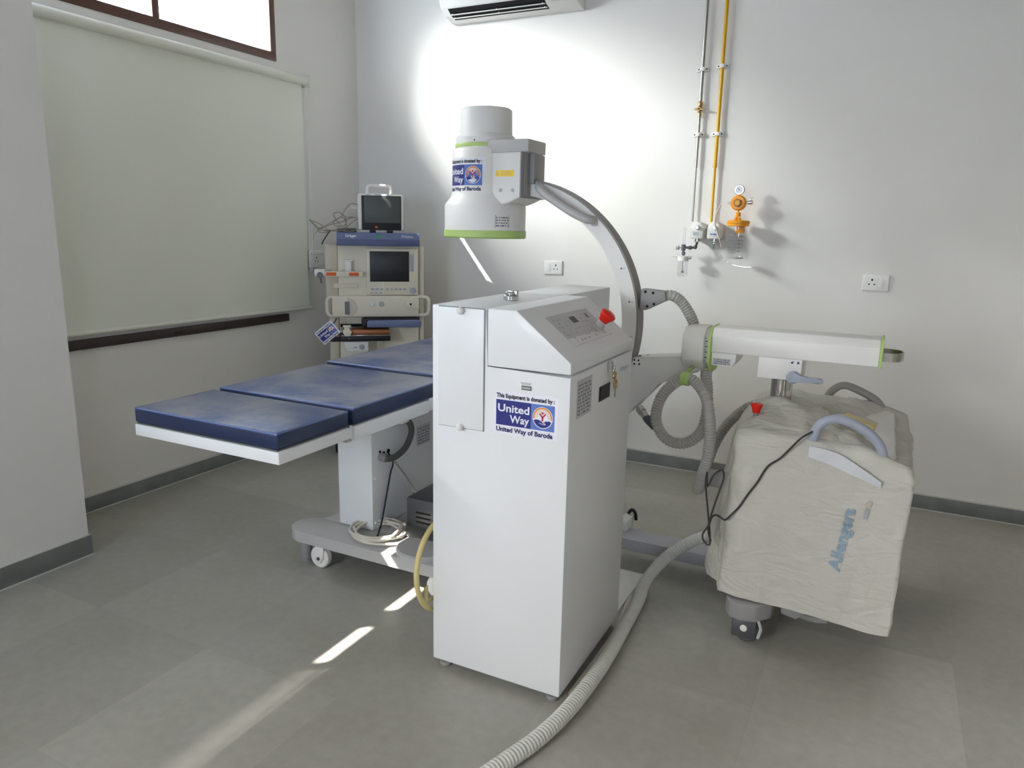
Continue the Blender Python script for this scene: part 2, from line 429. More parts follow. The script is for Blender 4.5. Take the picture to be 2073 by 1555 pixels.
def donor_sticker(mp, w, h, parent, n=1):
    """donation sticker: name lines, navy and blue panels, round emblem of a hand, a figure and arcs"""
    b = MB(); rect(b, mp, 0, w, 0, h, 0.0004, n*4); st = b.build('donor_sticker', 'paper', parent)
    u0, u1, um = 0.035*w, 0.945*w, 0.585*w; v0, v1 = 0.205*h, 0.80*h
    b = MB(); b.mi = 0; rect(b, mp, u0, um, v0, v1, 0.0008, n*3); b.mi = 1; rect(b, mp, um, u1, v0, v1, 0.0008, n*2)
    b.build('logo_panel', ['navy', 'sky'], st)
    for nm_, s_, a_ in (('upper_panel_lettering', 'United', (u0+0.03*w, v0+0.325*h, 0.495*w, 0.25*h)), ('lower_panel_lettering', 'Way', (u0+0.22*w, v0+0.085*h, 0.305*w, 0.25*h))):
        b = MB(); put_text(b, s_, *a_, mp, 0.0013, 0.022); b.build(nm_, 'paper', st)
    b = MB(); put_text(b, 'This Equipment is donated by :', 0.04*w, 0.855*h, 0.90*w, 0.135*h, mp, 0.0013, 0.034); b.build('heading_lettering', 'ink', st)
    b = MB(); put_text(b, 'United Way of Baroda', 0.04*w, 0.055*h, 0.885*w, 0.155*h, mp, 0.0013, 0.034); b.build('name_lettering', 'navyink', st)
    cu, cv = (um+u1)/2, (v0+v1)/2; R = 0.155*w
    b = MB(); d = 0.0011
    b.mi = 0; ring2d(b, mp, cu, cv, 0, R, 0, 2*PI, d, 40)
    b.mi = 1; ring2d(b, mp, cu, cv, 0.80*R, 0.95*R, -0.15, PI+0.15, d+0.0004)
    b.mi = 2; ring2d(b, mp, cu, cv, 0.66*R, 0.72*R, -0.1, PI+0.1, d+0.0004)
    ring2d(b, mp, cu, cv, 0.52*R, 0.58*R, -0.05, PI+0.05, d+0.0004)
    b.mi = 3; ring2d(b, mp, cu, cv+0.42*R, 0, 0.11*R, 0, 2*PI, d+0.0005, 16)
    for q in ((-0.30, 0.38), (0.30, 0.38)): stroke(b, mp, (cu, cv+0.02*R), (cu+q[0]*R, cv+q[1]*R), 0.14*R, d+0.0005)
    stroke(b, mp, (cu, cv+0.08*R), (cu, cv-0.32*R), 0.16*R, d+0.0005)
    b.mi = 4
    hand = [(-0.88, -0.28), (-0.62, -0.20), (-0.30, -0.22), (-0.02, -0.40), (0.10, -0.42), (0.36, -0.26), (0.5, -0.28), (0.62, -0.22), (0.86, -0.32)]
    low = [(0.93*math.cos(a), 0.93*math.sin(a)) for a in [(-0.35 - (PI-0.7)*i/16) for i in range(17)]]
    pts = hand + low
    b.poly([mp(cu+x*R, cv+y*R, d+0.0004) for x, y in pts])
    b.mi = 0
    for p, q in (((-0.32, -0.50), (0.05, -0.60)), ((0.05, -0.60), (0.26, -0.62)), ((0.26, -0.62), (0.30, -0.52)), ((0.30, -0.52), (0.02, -0.44))):
        stroke(b, mp, (cu+p[0]*R, cv+p[1]*R), (cu+q[0]*R, cv+q[1]*R), 0.05*R, d+0.0008)
    b.build('emblem', ['paper', 'arc', 'arc2', 'redprint', 'navy'], st)
    return st

def print_lines(name, mp, w, h, parent, rows, m='faint2', bg=None, seed=1, d=0.0008):
    """small label: a plate with rows of short printed dashes"""
    rnd = random.Random(seed); b = MB(); b.mi = 0
    if bg: rect(b, mp, 0, w, 0, h, d*0.5)
    b.mi = 1
    for i in range(rows):
        v = h*(0.9-0.85*(i+0.5)/rows); u = 0.08*w; th = h*0.42/rows
        while u < 0.88*w:
            l = rnd.uniform(0.05, 0.2)*w; rect(b, mp, u, min(u+l, 0.93*w), v-th/2, v+th/2, d); u += l + rnd.uniform(0.03, 0.09)*w
    return b.build(name, [bg or m, m], parent)

# ================================================================== the room
XL, YB, XP, YP, ZC = -3.59, 4.5375, -3.113, 1.93, 3.35
XR, YF = 2.3, -2.0
b = MB(); b.box(-4.2, XR+0.2, YF-0.3, YB+0.2, -0.1, 0.0); struct(b.build('floor', 'floor'))
b = MB(); b.box(-4.2, XR+0.2, YF-0.3, YB+0.2, ZC, ZC+0.1); struct(b.build('ceiling', 'ceil'))
b = MB(); b.box(-3.82, XR+0.2, YB, YB+0.2, 0, ZC); struct(b.build('wall_back', 'wall'))
b = MB(); b.box(XR, XR+0.2, YF, YB, 0, ZC); struct(b.build('wall_right', 'panelling'))
WY0, WY1, WZ0, WZ1 = 1.98, 3.735, 2.497, 3.12
b = MB()
b.box(-3.82, XL, 1.93, YB, 0, WZ0); b.box(-3.82, XL, 1.93, YB, WZ1, ZC)
b.box(-3.82, XL, WY1, YB, WZ0, WZ1); b.box(-3.82, XL, 1.93, WY0, WZ0, WZ1)
struct(b.build('wall_left', 'wall'))
# nearer stretch of the left wall, standing forward of the far one (it turns the corner at its end)
b = MB(); x0, x1 = XP-0.03, XP
SL = [(0.25, 0.53), (0.66, 1.12)]; SZ = (1.900, 1.972)  # unseen slots, added so the sun throws strips on the floor
VY, VZ = (-0.80, 0.22), (1.855, 2.035)      # unseen slatted opening, added to shape a soft sun band on the floor
b.box(x0, x1, YF, YP, 0, VZ[0]); b.box(x0, x1, VY[1], YP, VZ[0], SZ[0]); b.box(x0, x1, YF, VY[0], VZ[0], SZ[1]); b.box(x0, x1, VY[1], SL[0][0], *SZ)
b.box(x0, x1, YF, VY[0], SZ[1], VZ[1]); b.box(x0, x1, VY[1], YP, SZ[1], VZ[1])
z_ = VZ[0]
for i in range(8):
    zs = 1.868+0.0215*i; b.box(x1-0.016, x1-0.013, VY[0], VY[1], z_, zs); z_ = zs+0.0040+0.00014*i
b.box(x1-0.016, x1-0.013, VY[0], VY[1], z_, VZ[1])
b.box(x0, x1, SL[0][1], SL[1][0], *SZ); b.box(x0, x1, SL[1][1], YP, *SZ)
b.box(x0, x1, YF, YP, VZ[1], 2.5); b.box(x0, x1, YF, YP, 3.06, ZC)
b.box(x0, x1, YF, YP, 2.5, 3.06)
b.box(-3.82, x0, YP-0.03, YP, 0, ZC)
struct(b.build('pillar_left', 'wall'))
b = MB(); fx0, fx1, fz0, fz1 = -2.4, -1.4, 1.2, 2.3
gx0, gx1, gz0, gz1 = 0.9, 1.6, 1.3, 2.2  # right opening, added for extra fill light
b.box(-3.82, fx0, YF-0.2, YF, 0, ZC); b.box(fx1, gx0, YF-0.2, YF, 0, ZC); b.box(gx1, XR+0.2, YF-0.2, YF, 0, ZC)
b.box(gx0, gx1, YF-0.2, YF, 0, gz0); b.box(gx0, gx1, YF-0.2, YF, gz1, ZC)
b.box(fx0, fx1, YF-0.2, YF, 0, fz0); b.box(fx0, fx1, YF-0.2, YF, fz1, ZC)
struct(b.build('wall_front', 'panelling'))
# sun shades over the windows outside
b = MB(); b.box(-4.2, -3.82, 1.0, 5.2, 3.405, 3.48); struct(b.build('ceiling_sunshade', 'concrete'))
# skirting with a light grout line above and at the floor
def skirt(name, bx, gl):
    b = MB(); b.mi = 0; b.box(*bx, b=0.002); b.mi = 1
    for g in gl: b.box(*g)
    return struct(b.build(name, ['skirt', 'grout']))
SH = 0.082
skirt('baseboard_back', (XL, XR, YB-0.012, YB, 0, SH), [(XL, XR, YB-0.011, YB, SH, SH+0.007), (XL, XR, YB-0.018, YB-0.011, 0, 0.004)])
skirt('baseboard_left', (XL, XL+0.012, YP, YB, 0, SH), [(XL, XL+0.010, YP, YB, SH, SH+0.005), (XL+0.011, XL+0.017, YP, YB, 0, 0.004)])
skirt('baseboard_pillar', (XP, XP+0.012, YF, YP+0.008, 0, SH+0.012), [(XP, XP+0.010, YF, YP+0.006, SH+0.012, SH+0.016), (XP+0.011, XP+0.018, YF, YP+0.012, 0, 0.004)])

# clerestory window (brown frame, two lights)
wz = WZ0
b = MB(); fx = (-3.665, -3.583); t = 0.05
b.box(*fx, WY0, WY1, wz, wz+t, 0.004); b.box(*fx, WY0, WY1, WZ1-t, WZ1, 0.004)
b.box(*fx, WY1-0.045, WY1, wz+t, WZ1-t, 0.004); b.box(*fx, WY0, WY0+0.045, wz+t, WZ1-t, 0.004)
b.box(-3.655, -3.588, 2.855, 2.898, wz+t, WZ1-t, 0.003)
win = struct(b.build('window_1', 'brown'))
for y0, y1 in ((WY0+0.045, 2.855), (2.898, WY1-0.045)):
    b = MB(); b.box(-3.635, -3.630, y0, y1, wz+t, WZ1-t); b.build('pane', 'pane', win)
b = MB(); b.box(-3.64, -3.600, 2.9, WY1-0.046, wz+t, wz+t+0.004); b.build('glazing_bead', 'sill', win)
# lower window behind the blind: only the dark bottom of its frame shows
b = MB(); b.box(XL-0.01, XL+0.022, 1.96, 3.735, 0.856, 0.905, 0.003)
b.box(XL-0.01, XL+0.012, 1.96, 3.70, 0.893, 0.898)
w2 = struct(b.build('window_2', 'sill'))
b = MB(); b.box(XL+0.0225, XL+0.026, 2.83, 2.875, 0.870, 0.885, 0.001); b.build('window_catch', 'black', w2)

# ------------------------------------------------------------------ roller blind
t = thing('roller_blind', 'pale green roller blind pulled down over the left wall window', 'blind', (XL+0.04, 3.0, 0.9))
xb = XL+0.042
b = MB(); b.cyl((xb, 1.98, 2.417), (xb, 3.955, 2.414), 0.028, seg=28); b.build('roller_tube', 'blindtube', t)
b = MB(); b.box(XL, xb+0.034, 3.957, 3.966, 2.375, 2.452, 0.004); b.cyl((xb, 3.945, 2.414), (xb, 3.958, 2.414), 0.031); b.build('end_bracket', 'blindtube', t)
b = MB()
def blindfab(u, v):
    y = 1.985+u*(3.925-1.985); z = 0.945+v*(2.40-0.945)
    return (xb-0.012+0.003*math.sin(5*u+2*v)+0.0015*math.sin(3*v), y, z)
b.grid(blindfab, 30, 30); b.build('blind_fabric', 'blind', t)
b = MB(); b.tube([(xb-0.010, 1.985, 0.940), (xb-0.010, 3.945, 0.932)], 0.011, seg=14, step=0.2); b.build('bottom_bar', 'blindtube', t)
b = MB(); b.tube([(xb+0.005, 3.945, 2.40), (xb+0.004, 3.950, 1.8), (xb+0.004, 3.93, 1.25), (xb+0.004, 3.940, 1.19), (xb+0.004, 3.955, 1.25), (xb+0.005, 3.962, 1.8), (xb+0.005, 3.955, 2.40)], 0.0022, seg=6, step=0.03)
b.build('bead_chain', 'white2', t)

# ------------------------------------------------------------------ air conditioner
ax0, ax1 = -2.755, -1.83
t = thing('air_conditioner', 'white wall air conditioner cut off by the top of the picture', 'air conditioner', ((ax0+ax1)/2, YB-0.1, 2.80))
prof = [(4.5375, 2.812), (4.49, 2.812), (4.40, 2.838), (4.345, 2.875), (4.318, 2.93), (4.312, 3.09), (4.33, 3.105), (4.5375, 3.105)]
b = MB(); b.prism(prof, 'x', ax0, ax1, b=0.006); b.build('housing', 'white2', t)
b = MB()
def acp(y):   # height of the sloping underside at depth y
    return 2.812 if y > 4.49 else 2.812+(4.49-y)*(0.026/0.09) if y > 4.40 else 2.838+(4.40-y)*(0.037/0.055)
sx0, sx1 = ax0+0.05, ax1-0.20
b.poly([(sx0, 4.452, acp(4.452)-0.001), (sx1, 4.452, acp(4.452)-0.001), (sx1, 4.40, acp(4.40)-0.001), (sx0, 4.40, acp(4.40)-0.001)])
b.poly([(sx0, 4.40, acp(4.40)-0.001), (sx1, 4.40, acp(4.40)-0.001), (sx1, 4.356, acp(4.356)-0.001), (sx0, 4.356, acp(4.356)-0.001)])
b.build('air_outlet', M['blackhole'], t)
for y in (4.425, 4.392):
    b = MB(); z = acp(y)-0.006; b.box(sx0+0.005, sx1-0.005, y-0.006, y+0.006, z-0.002, z+0.002, 0.001)
    for f in (0.02, 0.5, 0.97): x = sx0+f*(sx1-sx0); b.box(x-0.002, x+0.002, y-0.006, y+0.012, z, z+0.006)
    b.build('louvre', 'white2', t)
b = MB(); b.box(ax1-0.17, ax1-0.09, 4.37, 4.385, 2.843, 2.856, 0.002); b.build('display_window', 'lgrey', t)

# ------------------------------------------------------------------ sockets
def pin_holes(b, mp, u, v, s=1.0):
    ring2d(b, mp, u, v+0.012*s, 0, 0.0042*s, 0, 2*PI, 0.0125, 12); rect(b, mp, u-0.0036*s, u+0.0036*s, v+0.010*s, v+0.018*s, 0.0126)
    for du in (-0.0115, 0.0115): ring2d(b, mp, u+du*s, v-0.008*s, 0, 0.0036*s, 0, 2*PI, 0.0125, 12)
def socket(label, xc, zc, flip):
    t = thing('wall_socket', label, 'socket', (xc, YB-0.005, zc-0.046))
    w, h = 0.134, 0.092
    o = (xc-w/2, YB, zc-h/2); mp = flat(o, (1, 0, 0), (0, 0, 1), (0, -1, 0))
    b = MB(); b.box(xc-w/2, xc+w/2, YB-0.012, YB, zc-h/2, zc+h/2, 0.005, 3); b.build('plate', 'white2', t)
    us, ur = (0.088, 0.040) if flip else (0.048, 0.093)
    b = MB(); rect(b, mp, us-0.032, us+0.030, 0.014, 0.078, 0.0122); b.build('socket_face', 'white2', t)
    b = MB(); pin_holes(b, mp, us, 0.046, 1.15); b.build('pin_holes', 'blackhole', t)
    b = MB(); x = xc-w/2+ur; b.prism([(YB-0.0122, zc-0.024), (YB-0.0165, zc-0.024), (YB-0.0125, zc+0.024)], 'x', x-0.012, x+0.012, b=0.001); b.build('rocker_switch', 'white2', t)
    return t
socket('white switched wall socket on the back wall behind the console', -1.987, 1.2485, True)
socket('white switched wall socket alone on the right of the back wall', -0.051, 1.2465, False)
t = thing('wall_socket', 'grey switched socket on the left wall beside the blind cord', 'socket', (XL+0.005, 4.015, 1.20))
b = MB(); b.box(XL, XL+0.03, 3.945, 4.085, 1.205, 1.318, 0.004); b.build('box', 'white2', t)
b = MB(); b.box(XL+0.03, XL+0.036, 3.95, 4.08, 1.293, 1.315, 0.003); b.build('switch_bar', 'white2', t)
b = MB(); pin_holes(b, flat((XL+0.018, 3.945, 1.205), (0, 1, 0), (0, 0, 1), (1, 0, 0)), 0.068, 0.05, 1.15); b.build('pin_holes', 'blackhole', t)

# ------------------------------------------------------------------ gas pipes and outlets on the back wall
def clip(b, x, z):
    b.box(x-0.034, x+0.034, YB-0.018, YB, z-0.011, z+0.011, 0.002); b.box(x-0.013, x+0.013, YB-0.038, YB-0.016, z-0.0105, z+0.0105, 0.003)
def screws(b, x, z):
    mp = flat((x, YB-0.0185, z), (1, 0, 0), (0, 0, 1), (0, -1, 0))
    for u in (-0.023, 0.023): ring2d(b, mp, u, 0, 0, 0.0045, 0, 2*PI, 0, 10)
XS, XY_, yp = -1.079, -0.968, YB-0.024
t = thing('gas_pipe', 'thin steel gas pipe with brass valve running down the back wall', 'pipe', (XS, yp, 1.5), 'gas pipes on the back wall')
b = MB(); b.cyl((XS, yp, 2.235), (XS, yp, ZC), 0.0095, seg=16); b.cyl((XS, yp, 1.87), (XS, yp, 2.17), 0.0085, seg=16); b.cyl((XS+0.002, yp, 1.56), (XS, yp, 1.87), 0.0055, seg=14)
b.build('pipe', 'steel', t)
b = MB(); b.lathe([(0.0125, -0.04), (0.0125, -0.022), (0.009, -0.02), (0.015, -0.012), (0.015, 0.012), (0.009, 0.018), (0.0145, 0.022), (0.0145, 0.036), (0.010, 0.046)], (XS, yp, 2.198), seg=12)
b.build('valve_body', 'brass', t)
b = MB(); b.box(XS-0.028, XS+0.024, yp-0.026, yp-0.018, 2.192, 2.204, 0.002); b.cyl((XS, yp, 2.198), (XS, yp-0.026, 2.198), 0.006, seg=10); b.build('valve_lever', 'brass', t)
for z in (2.417, 2.058):
    b = MB(); b.mi = 0; clip(b, XS, z); b.mi = 1; screws(b, XS, z); b.build('pipe_clip', ['white2', 'blackhole'], t)
t = thing('gas_pipe', 'yellow gas pipe running down the back wall beside the steel one', 'pipe', (XY_, yp, 1.5), 'gas pipes on the back wall')
b = MB(); b.cyl((XY_, yp, 1.87), (XY_, yp, ZC), 0.0105, seg=16); b.cyl((XY_+0.002, yp, 1.56), (XY_, yp, 1.875), 0.0075, seg=14); b.cyl((XY_, yp, 1.87), (XY_, yp, 1.895), 0.012, seg=14); b.build('pipe', 'yellow', t)
for z in (2.427, 2.058):
    b = MB(); b.mi = 0; clip(b, XY_, z); b.mi = 1; screws(b, XY_, z); b.build('pipe_clip', ['white2', 'blackhole'], t)

def gas_box(label, x, txt):
    t = thing('gas_outlet', label, 'gas outlet', (x, YB-0.05, 1.45), 'gas outlets at the ends of the pipes')
    b = MB(); b.prism([(x-0.038, 1.462), (x+0.038, 1.462), (x+0.038, 1.52)] + [(x+0.038*math.cos(a*PI/10), 1.52+0.038*math.sin(a*PI/10)) for a in range(1, 10)] + [(x-0.038, 1.52)], 'y', YB-0.105, YB, b=0.006)
    b.build('outlet_box', 'white2', t)
    b = MB(); b.cyl((x+0.006, YB-0.104, 1.525), (x+0.006, YB-0.124, 1.525), 0.012, b=0.003); b.build('knob', 'chrome', t)
    mp = flat((x-0.022, YB-0.1055, 1.478), (1, 0, 0), (0, 0, 1), (0, -1, 0))
    if txt:
        print_lines('outlet_print', mp, 0.044, 0.022, t, 1, 'sky', seed=9)
    else: print_lines('outlet_print', mp, 0.04, 0.024, t, 3, 'bluefaint', seed=3)
    b = MB(); b.lathe([(0.013, 0), (0.013, -0.008), (0.017, -0.010), (0.017, -0.018), (0.009, -0.022), (0.009, -0.03)], (x, YB-0.07, 1.463), seg=20); b.build('nozzle', 'chrome', t)
    return t
gas_box('white gas outlet box holding the flow meter under the steel pipe', -1.030, False)
g = gas_box('white gas outlet box with blue letters under the yellow pipe', -0.930, True)
b = MB(); b.cyl((-0.930, YB-0.07, 1.435), (-0.930, YB-0.07, 1.405), 0.003, seg=10); b.build('hose_tip', 'darkmetal', g)

yh = YB-0.105
t = thing('oxygen_flow_meter', 'small chrome flow meter with clear humidifier bottle hanging off the outlet', 'flow meter', (-1.08, yh, 1.24))
b = MB(); b.tube([(-1.030, YB-0.07, 1.44), (-1.031, yh+0.012, 1.412), (-1.045, yh, 1.408), (-1.10, yh, 1.408)], 0.0075, seg=10, smooth=False); b.sphere((-1.033, yh+0.01, 1.411), 0.012); b.cyl((-1.068, yh, 1.408), (-1.052, yh, 1.408), 0.011, seg=8)
b.build('elbow_fitting', 'darkmetal', t)
b = MB(); b.cyl((-1.101, yh, 1.39), (-1.101, yh, 1.425), 0.013, seg=8); b.cyl((-1.098, yh, 1.354), (-1.100, yh, 1.392), 0.008, seg=10); b.lathe([(0.012, 0), (0.012, 0.014)], (-1.098, yh, 1.366), seg=6); b.build('valve_body', 'darkmetal', t)
b = MB(); b.cyl((-1.114, yh, 1.406), (-1.126, yh, 1.406), 0.005, seg=10); b.cyl((-1.126, yh, 1.406), (-1.145, yh, 1.405), 0.013, seg=10, b=0.003); b.build('flow_knob', 'lgrey', t)
b = MB(); b.cyl((-1.099, yh, 1.425), (-1.099, yh, 1.525), 0.010, 0.0075, seg=16); b.build('flow_tube', 'clear', t)
b = MB(); b.lathe([(0.012, 0.0), (0.030, -0.006), (0.032, -0.02), (0.030, -0.032)], (-1.098, yh, 1.360), seg=28); b.cyl((-1.125, yh, 1.352), (-1.165, yh-0.005, 1.355), 0.004, seg=8); b.build('bottle_lid', 'white2', t)
b = MB(); b.cyl((-1.072, yh, 1.35), (-1.05, yh, 1.35), 0.010, seg=12); b.build('safety_cap', 'lgrey', t)
b = MB(); b.lathe([(0.027, 0), (0.030, -0.004), (0.031, -0.088), (0.026, -0.096)], (-1.098, yh, 1.332), seg=28); b.build('humidifier_bottle', 'clear', t)
b = MB(); b.cyl((-1.098, yh, 1.345), (-1.098, yh, 1.262), 0.0022, seg=8); b.cyl((-1.098, yh, 1.258), (-1.098, yh, 1.27), 0.007, seg=12); b.build('bubble_tube', 'faint2', t)

yv, xv = YB-0.115, -0.800
t = thing('suction_unit', 'amber vacuum regulator with gauge above a clear graduated suction jar', 'suction unit', (xv, yv, 1.35))
b = MB(); b.cyl((xv, yv+0.012, 1.738), (xv, yv-0.012, 1.738), 0.0285, seg=32, b=0.004); b.cyl((xv, yv, 1.71), (xv, yv, 1.695), 0.006, seg=10); g = b.build('gauge', 'chrome', t)
mp = flat((xv, yv-0.0125, 1.738), (1, 0, 0), (0, 0, 1), (0, -1, 0))
b = MB(); b.mi = 0; ring2d(b, mp, 0, 0, 0, 0.021, 0, 2*PI, 0); b.mi = 1; stroke(b, mp, (0.003, -0.004), (-0.009, 0.010), 0.003, 0.0006)
for k in range(9):
    a = math.radians(-40+k*32.5); stroke(b, mp, (0.015*math.cos(a), 0.015*math.sin(a)), (0.019*math.cos(a), 0.019*math.sin(a)), 0.0014, 0.0006)
b.build('gauge_face', ['paper', 'ink'], g)
b = MB(); b.lathe([(0.034, 0), (0.043, 0.008), (0.043, 0.032), (0.036, 0.042)], (xv, yv+0.022, 1.666), (0, -1, 0), 36); b.build('regulator_body', 'orange', t)
b = MB(); b.lathe([(0.022, 0), (0.022, 0.012), (0.019, 0.016)], (xv-0.002, yv-0.02, 1.666), (0, -1, 0), 12); k_ = b.build('regulator_knob', 'copper', t)
b = MB(); ring2d(b, flat((xv-0.002, yv-0.0365, 1.666), (1, 0, 0), (0, 0, 1), (0, -1, 0)), 0, 0, 0, 0.013, 0, 2*PI, 0, 18); b.build('knob_cap', 'yellow', k_)
b = MB(); b.cyl((xv-0.04, yv, 1.666), (xv-0.062, yv, 1.664), 0.006, seg=12, b=0.002); b.build('left_nipple', 'chrome', t)
b = MB(); b.cyl((xv+0.04, yv, 1.668), (xv+0.056, yv, 1.669), 0.006, seg=12); b.cyl((xv+0.05, yv, 1.668), (xv+0.078, yv, 1.67), 0.011, seg=14, b=0.002); b.tube([(xv+0.060, yv, 1.68), (xv+0.066, yv, 1.692), (xv+0.078, yv, 1.693)], 0.0015, seg=6); b.build('right_nipple', 'chrome', t)
b = MB(); b.cyl((xv+0.003, yv, 1.63), (xv+0.003, yv, 1.612), 0.005, seg=10); b.cyl((xv+0.003, yv, 1.614), (xv+0.003, yv, 1.590), 0.014, seg=18, b=0.002); b.tube([(xv+0.003, yv, 1.59), (xv-0.004, yv, 1.58), (xv, yv, 1.568)], 0.009, seg=10); b.sphere((xv-0.008, yv-0.004, 1.578), 0.0105); b.sphere((xv+0.012, yv-0.004, 1.576), 0.0105); b.build('connector', 'orange', t)
b = MB(); b.lathe([(0.046, 0), (0.060, 0.002), (0.060, 0.014), (0.064, 0.016), (0.064, 0.026), (0.058, 0.032), (0.02, 0.034)], (xv+0.007, yv, 1.536), seg=40); b.build('jar_lid', 'orange', t)
b = MB(); b.box(xv+0.0, xv+0.045, yv-0.018, yv+0.018, 1.498, 1.537, 0.004); b.build('float_valve', 'orange', t)
b = MB(); b.lathe([(0.0525, 0), (0.0525, -0.03), (0.0445, -0.165), (0.041, -0.176)], (xv+0.006, yv, 1.536), seg=40); jar = b.build('jar', 'clear', t)
b = MB(); b.lathe([(0.0415, -0.174), (0.0435, -0.178), (0.0415, -0.182)], (xv+0.006, yv, 1.536), seg=40); b.build('jar_rim', 'lgrey', jar)
def jm(u, v, d):
    r = 0.0530-0.008*max(0, (1.506-v))/0.135+d; a = -PI/2 + u/0.05
    return V((xv+0.006+r*math.cos(a), yv+r*math.sin(a), v))
b = MB(); rnd = random.Random(5)
for u in (-0.050, -0.030, -0.008): rect(b, jm, u, u+0.016, 1.484, 1.490, 0.0006)
for i in range(10):
    z = 1.474-i*0.0098; u = -0.052
    while u < 0.002:
        l = rnd.uniform(0.005, 0.016); rect(b, jm, u, min(u+l, 0.006), z-0.0016, z+0.0016, 0.0006); u += l+0.003
rect(b, jm, 0.0085, 0.0095, 1.385, 1.478, 0.0006)
for i in range(5):
    z = 1.395+i*0.021; rect(b, jm, 0.032, 0.048, z-0.0012, z+0.0012, 0.0006); rect(b, jm, 0.018, 0.028, z-0.003, z+0.003, 0.0006); rect(b, jm, 0.010, 0.013, z-0.001, z+0.001, 0.0006)
b.build('jar_scale', 'faint2', jar)

o = MB(); o.tube([(-0.905, yh+0.02, 1.655), (-0.925, yh, 1.60), (-0.922, yh-0.02, 1.545), (-0.905, yh-0.01, 1.50), (-0.889, yh, 1.45), (-0.882, yh+0.02, 1.415)], 0.0045, seg=8)
tag(o.build('suction_tube', 'cable'), 'beige rubber tube draped over the outlet with blue letters', 'tube')
o = MB(); o.tube([(-0.882, yh+0.022, 1.412), (-0.90, YB-0.02, 1.375), (-0.868, YB-0.012, 1.338), (-0.83, YB-0.012, 1.315), (-0.76, YB-0.012, 1.303), (-0.72, YB-0.012, 1.304)], 0.0035, seg=8)
tag(o.build('clear_tube', 'clear'), 'thin clear tube curving along the wall under the suction jar', 'tube')

# ================================================================== control console
cx0, cx1, cy0, cy1, zt = -1.263, -0.786, 1.946, 2.527, 1.261
t = thing('control_console', 'tall white control console with sloping panel and donation sticker on its front', 'control console', ((cx0+cx1)/2, (cy0+cy1)/2, 0))
xd = -1.066
b = MB(); b.prism([(cx0, 0.03), (cx1, 0.03), (cx1, 1.079), (xd, 1.079), (xd, zt), (cx0, zt)], 'y', cy0, cy1, b=0.004); b.build('cabinet_body', 'white', t)
b = MB(); b.prism([(xd+0.002, 1.084), (cx1, 1.084), (cx1, 1.118), (-0.967, zt), (xd+0.002, zt)], 'y', cy0, cy1, b=0.004); hd = b.build('sloping_hood', 'white', t)
b = MB(); b.box(cx0+0.002, -1.056, cy1-0.01, 3.026, 0.90, zt-0.001, 0.004); b.build('rear_housing', 'white', t)
# cover plate with two knobs
b = MB(); b.box(-1.236, -1.0735, cy0-0.006, cy0, 0.876, 1.257, 0.002); cpz = b.build('cover_plate', 'white', t)
b = MB(); b.box(-1.238, -1.0715, cy0-0.0012, cy0, 0.874, 1.2595); b.build('cover_gap', 'faint2', t)
for z in (1.2495, 0.880):
    b = MB(); b.sphere((-1.153, cy0-0.014, z), 0.0115); b.cyl((-1.153, cy0, z), (-1.153, cy0-0.012, z), 0.006, seg=12); b.build('knob', 'white2', cpz)
# small badge and the sticker on the front
mp = flat((-0.944, cy0, 1.024), (1, 0, 0), (0, 0, 1), (0, -1, 0))
b = MB(); b.mi = 0; b.box(-0.944, -0.911, cy0-0.002, cy0, 1.024, 1.037, 0.0008); b.mi = 1
for i in range(5): rect(b, mp, 0.003+i*0.0055, 0.0075+i*0.0055, 0.0035, 0.0095, 0.0024)
b.mi = 2; rnd = random.Random(2)
for v in (0.0165, 0.0205):
    u = -0.002
    while u < 0.031: l = rnd.uniform(0.002, 0.005); rect(b, mp, u, u+l, v, v+0.0018, 0.0005); u += l+0.001
b.build('badge', ['dgrey', 'lgrey', 'faint2'], t)
donor_sticker(flat((-1.037, cy0, 0.878), (1, 0, 0), (0, 0, 1), (0, -1, 0)), 0.216, 0.134, t)
# right side: maker's name, rating plate, lock with keys, black socket
mpr = lambda y, z: flat((cx1, y, z), (0, 1, 0), (0, 0, 1), (1, 0, 0))
b = MB(); put_text(b, 'Allengers', 0, 0, 0.098, 0.022, mpr(2.388, 1.022), 0.0008, 0.01); b.build('maker_name', 'bluefaint2', t)
print_lines('rating_plate', mpr(1.998, 0.94), 0.126, 0.118, t, 9, 'faint2', 'palelabel', 4)
b = MB(); b.box(cx1, cx1+0.003, 2.192, 2.292, 0.955, 1.004, 0.001); b.box(cx1+0.003, cx1+0.004, 2.20, 2.26, 0.963, 0.998); b.build('black_socket', 'black', t)
b = MB(); b.box(cx1, cx1+0.014, 2.262, 2.288, 1.041, 1.078, 0.006); lk = b.build('lock_plate', 'lgrey', t)
b = MB(); b.box(cx1+0.012, cx1+0.022, 2.268, 2.284, 1.044, 1.062, 0.003); b.build('lock_barrel', 'chrome', lk)
t2 = thing('key_bunch', 'two brass keys hanging from the lock on the console side', 'keys', (cx1+0.02, 2.278, 0.96))
xk = cx1+0.021
b = MB(); b.tube([(xk, 2.268, 1.040), (xk, 2.264, 1.028), (xk, 2.276, 1.020), (xk, 2.288, 1.026), (xk, 2.286, 1.040)], 0.0035, seg=8, closed=True); b.box(xk-0.001, xk+0.001, 2.266, 2.286, 1.036, 1.043, 0.0005); b.build('inserted_key', 'brass', t2)
b = MB(); b.tube([(xk, 2.282, 1.024), (xk, 2.286, 1.012), (xk, 2.288, 1.004)], 0.0012, seg=6); b.build('key_ring', 'chrome', t2)
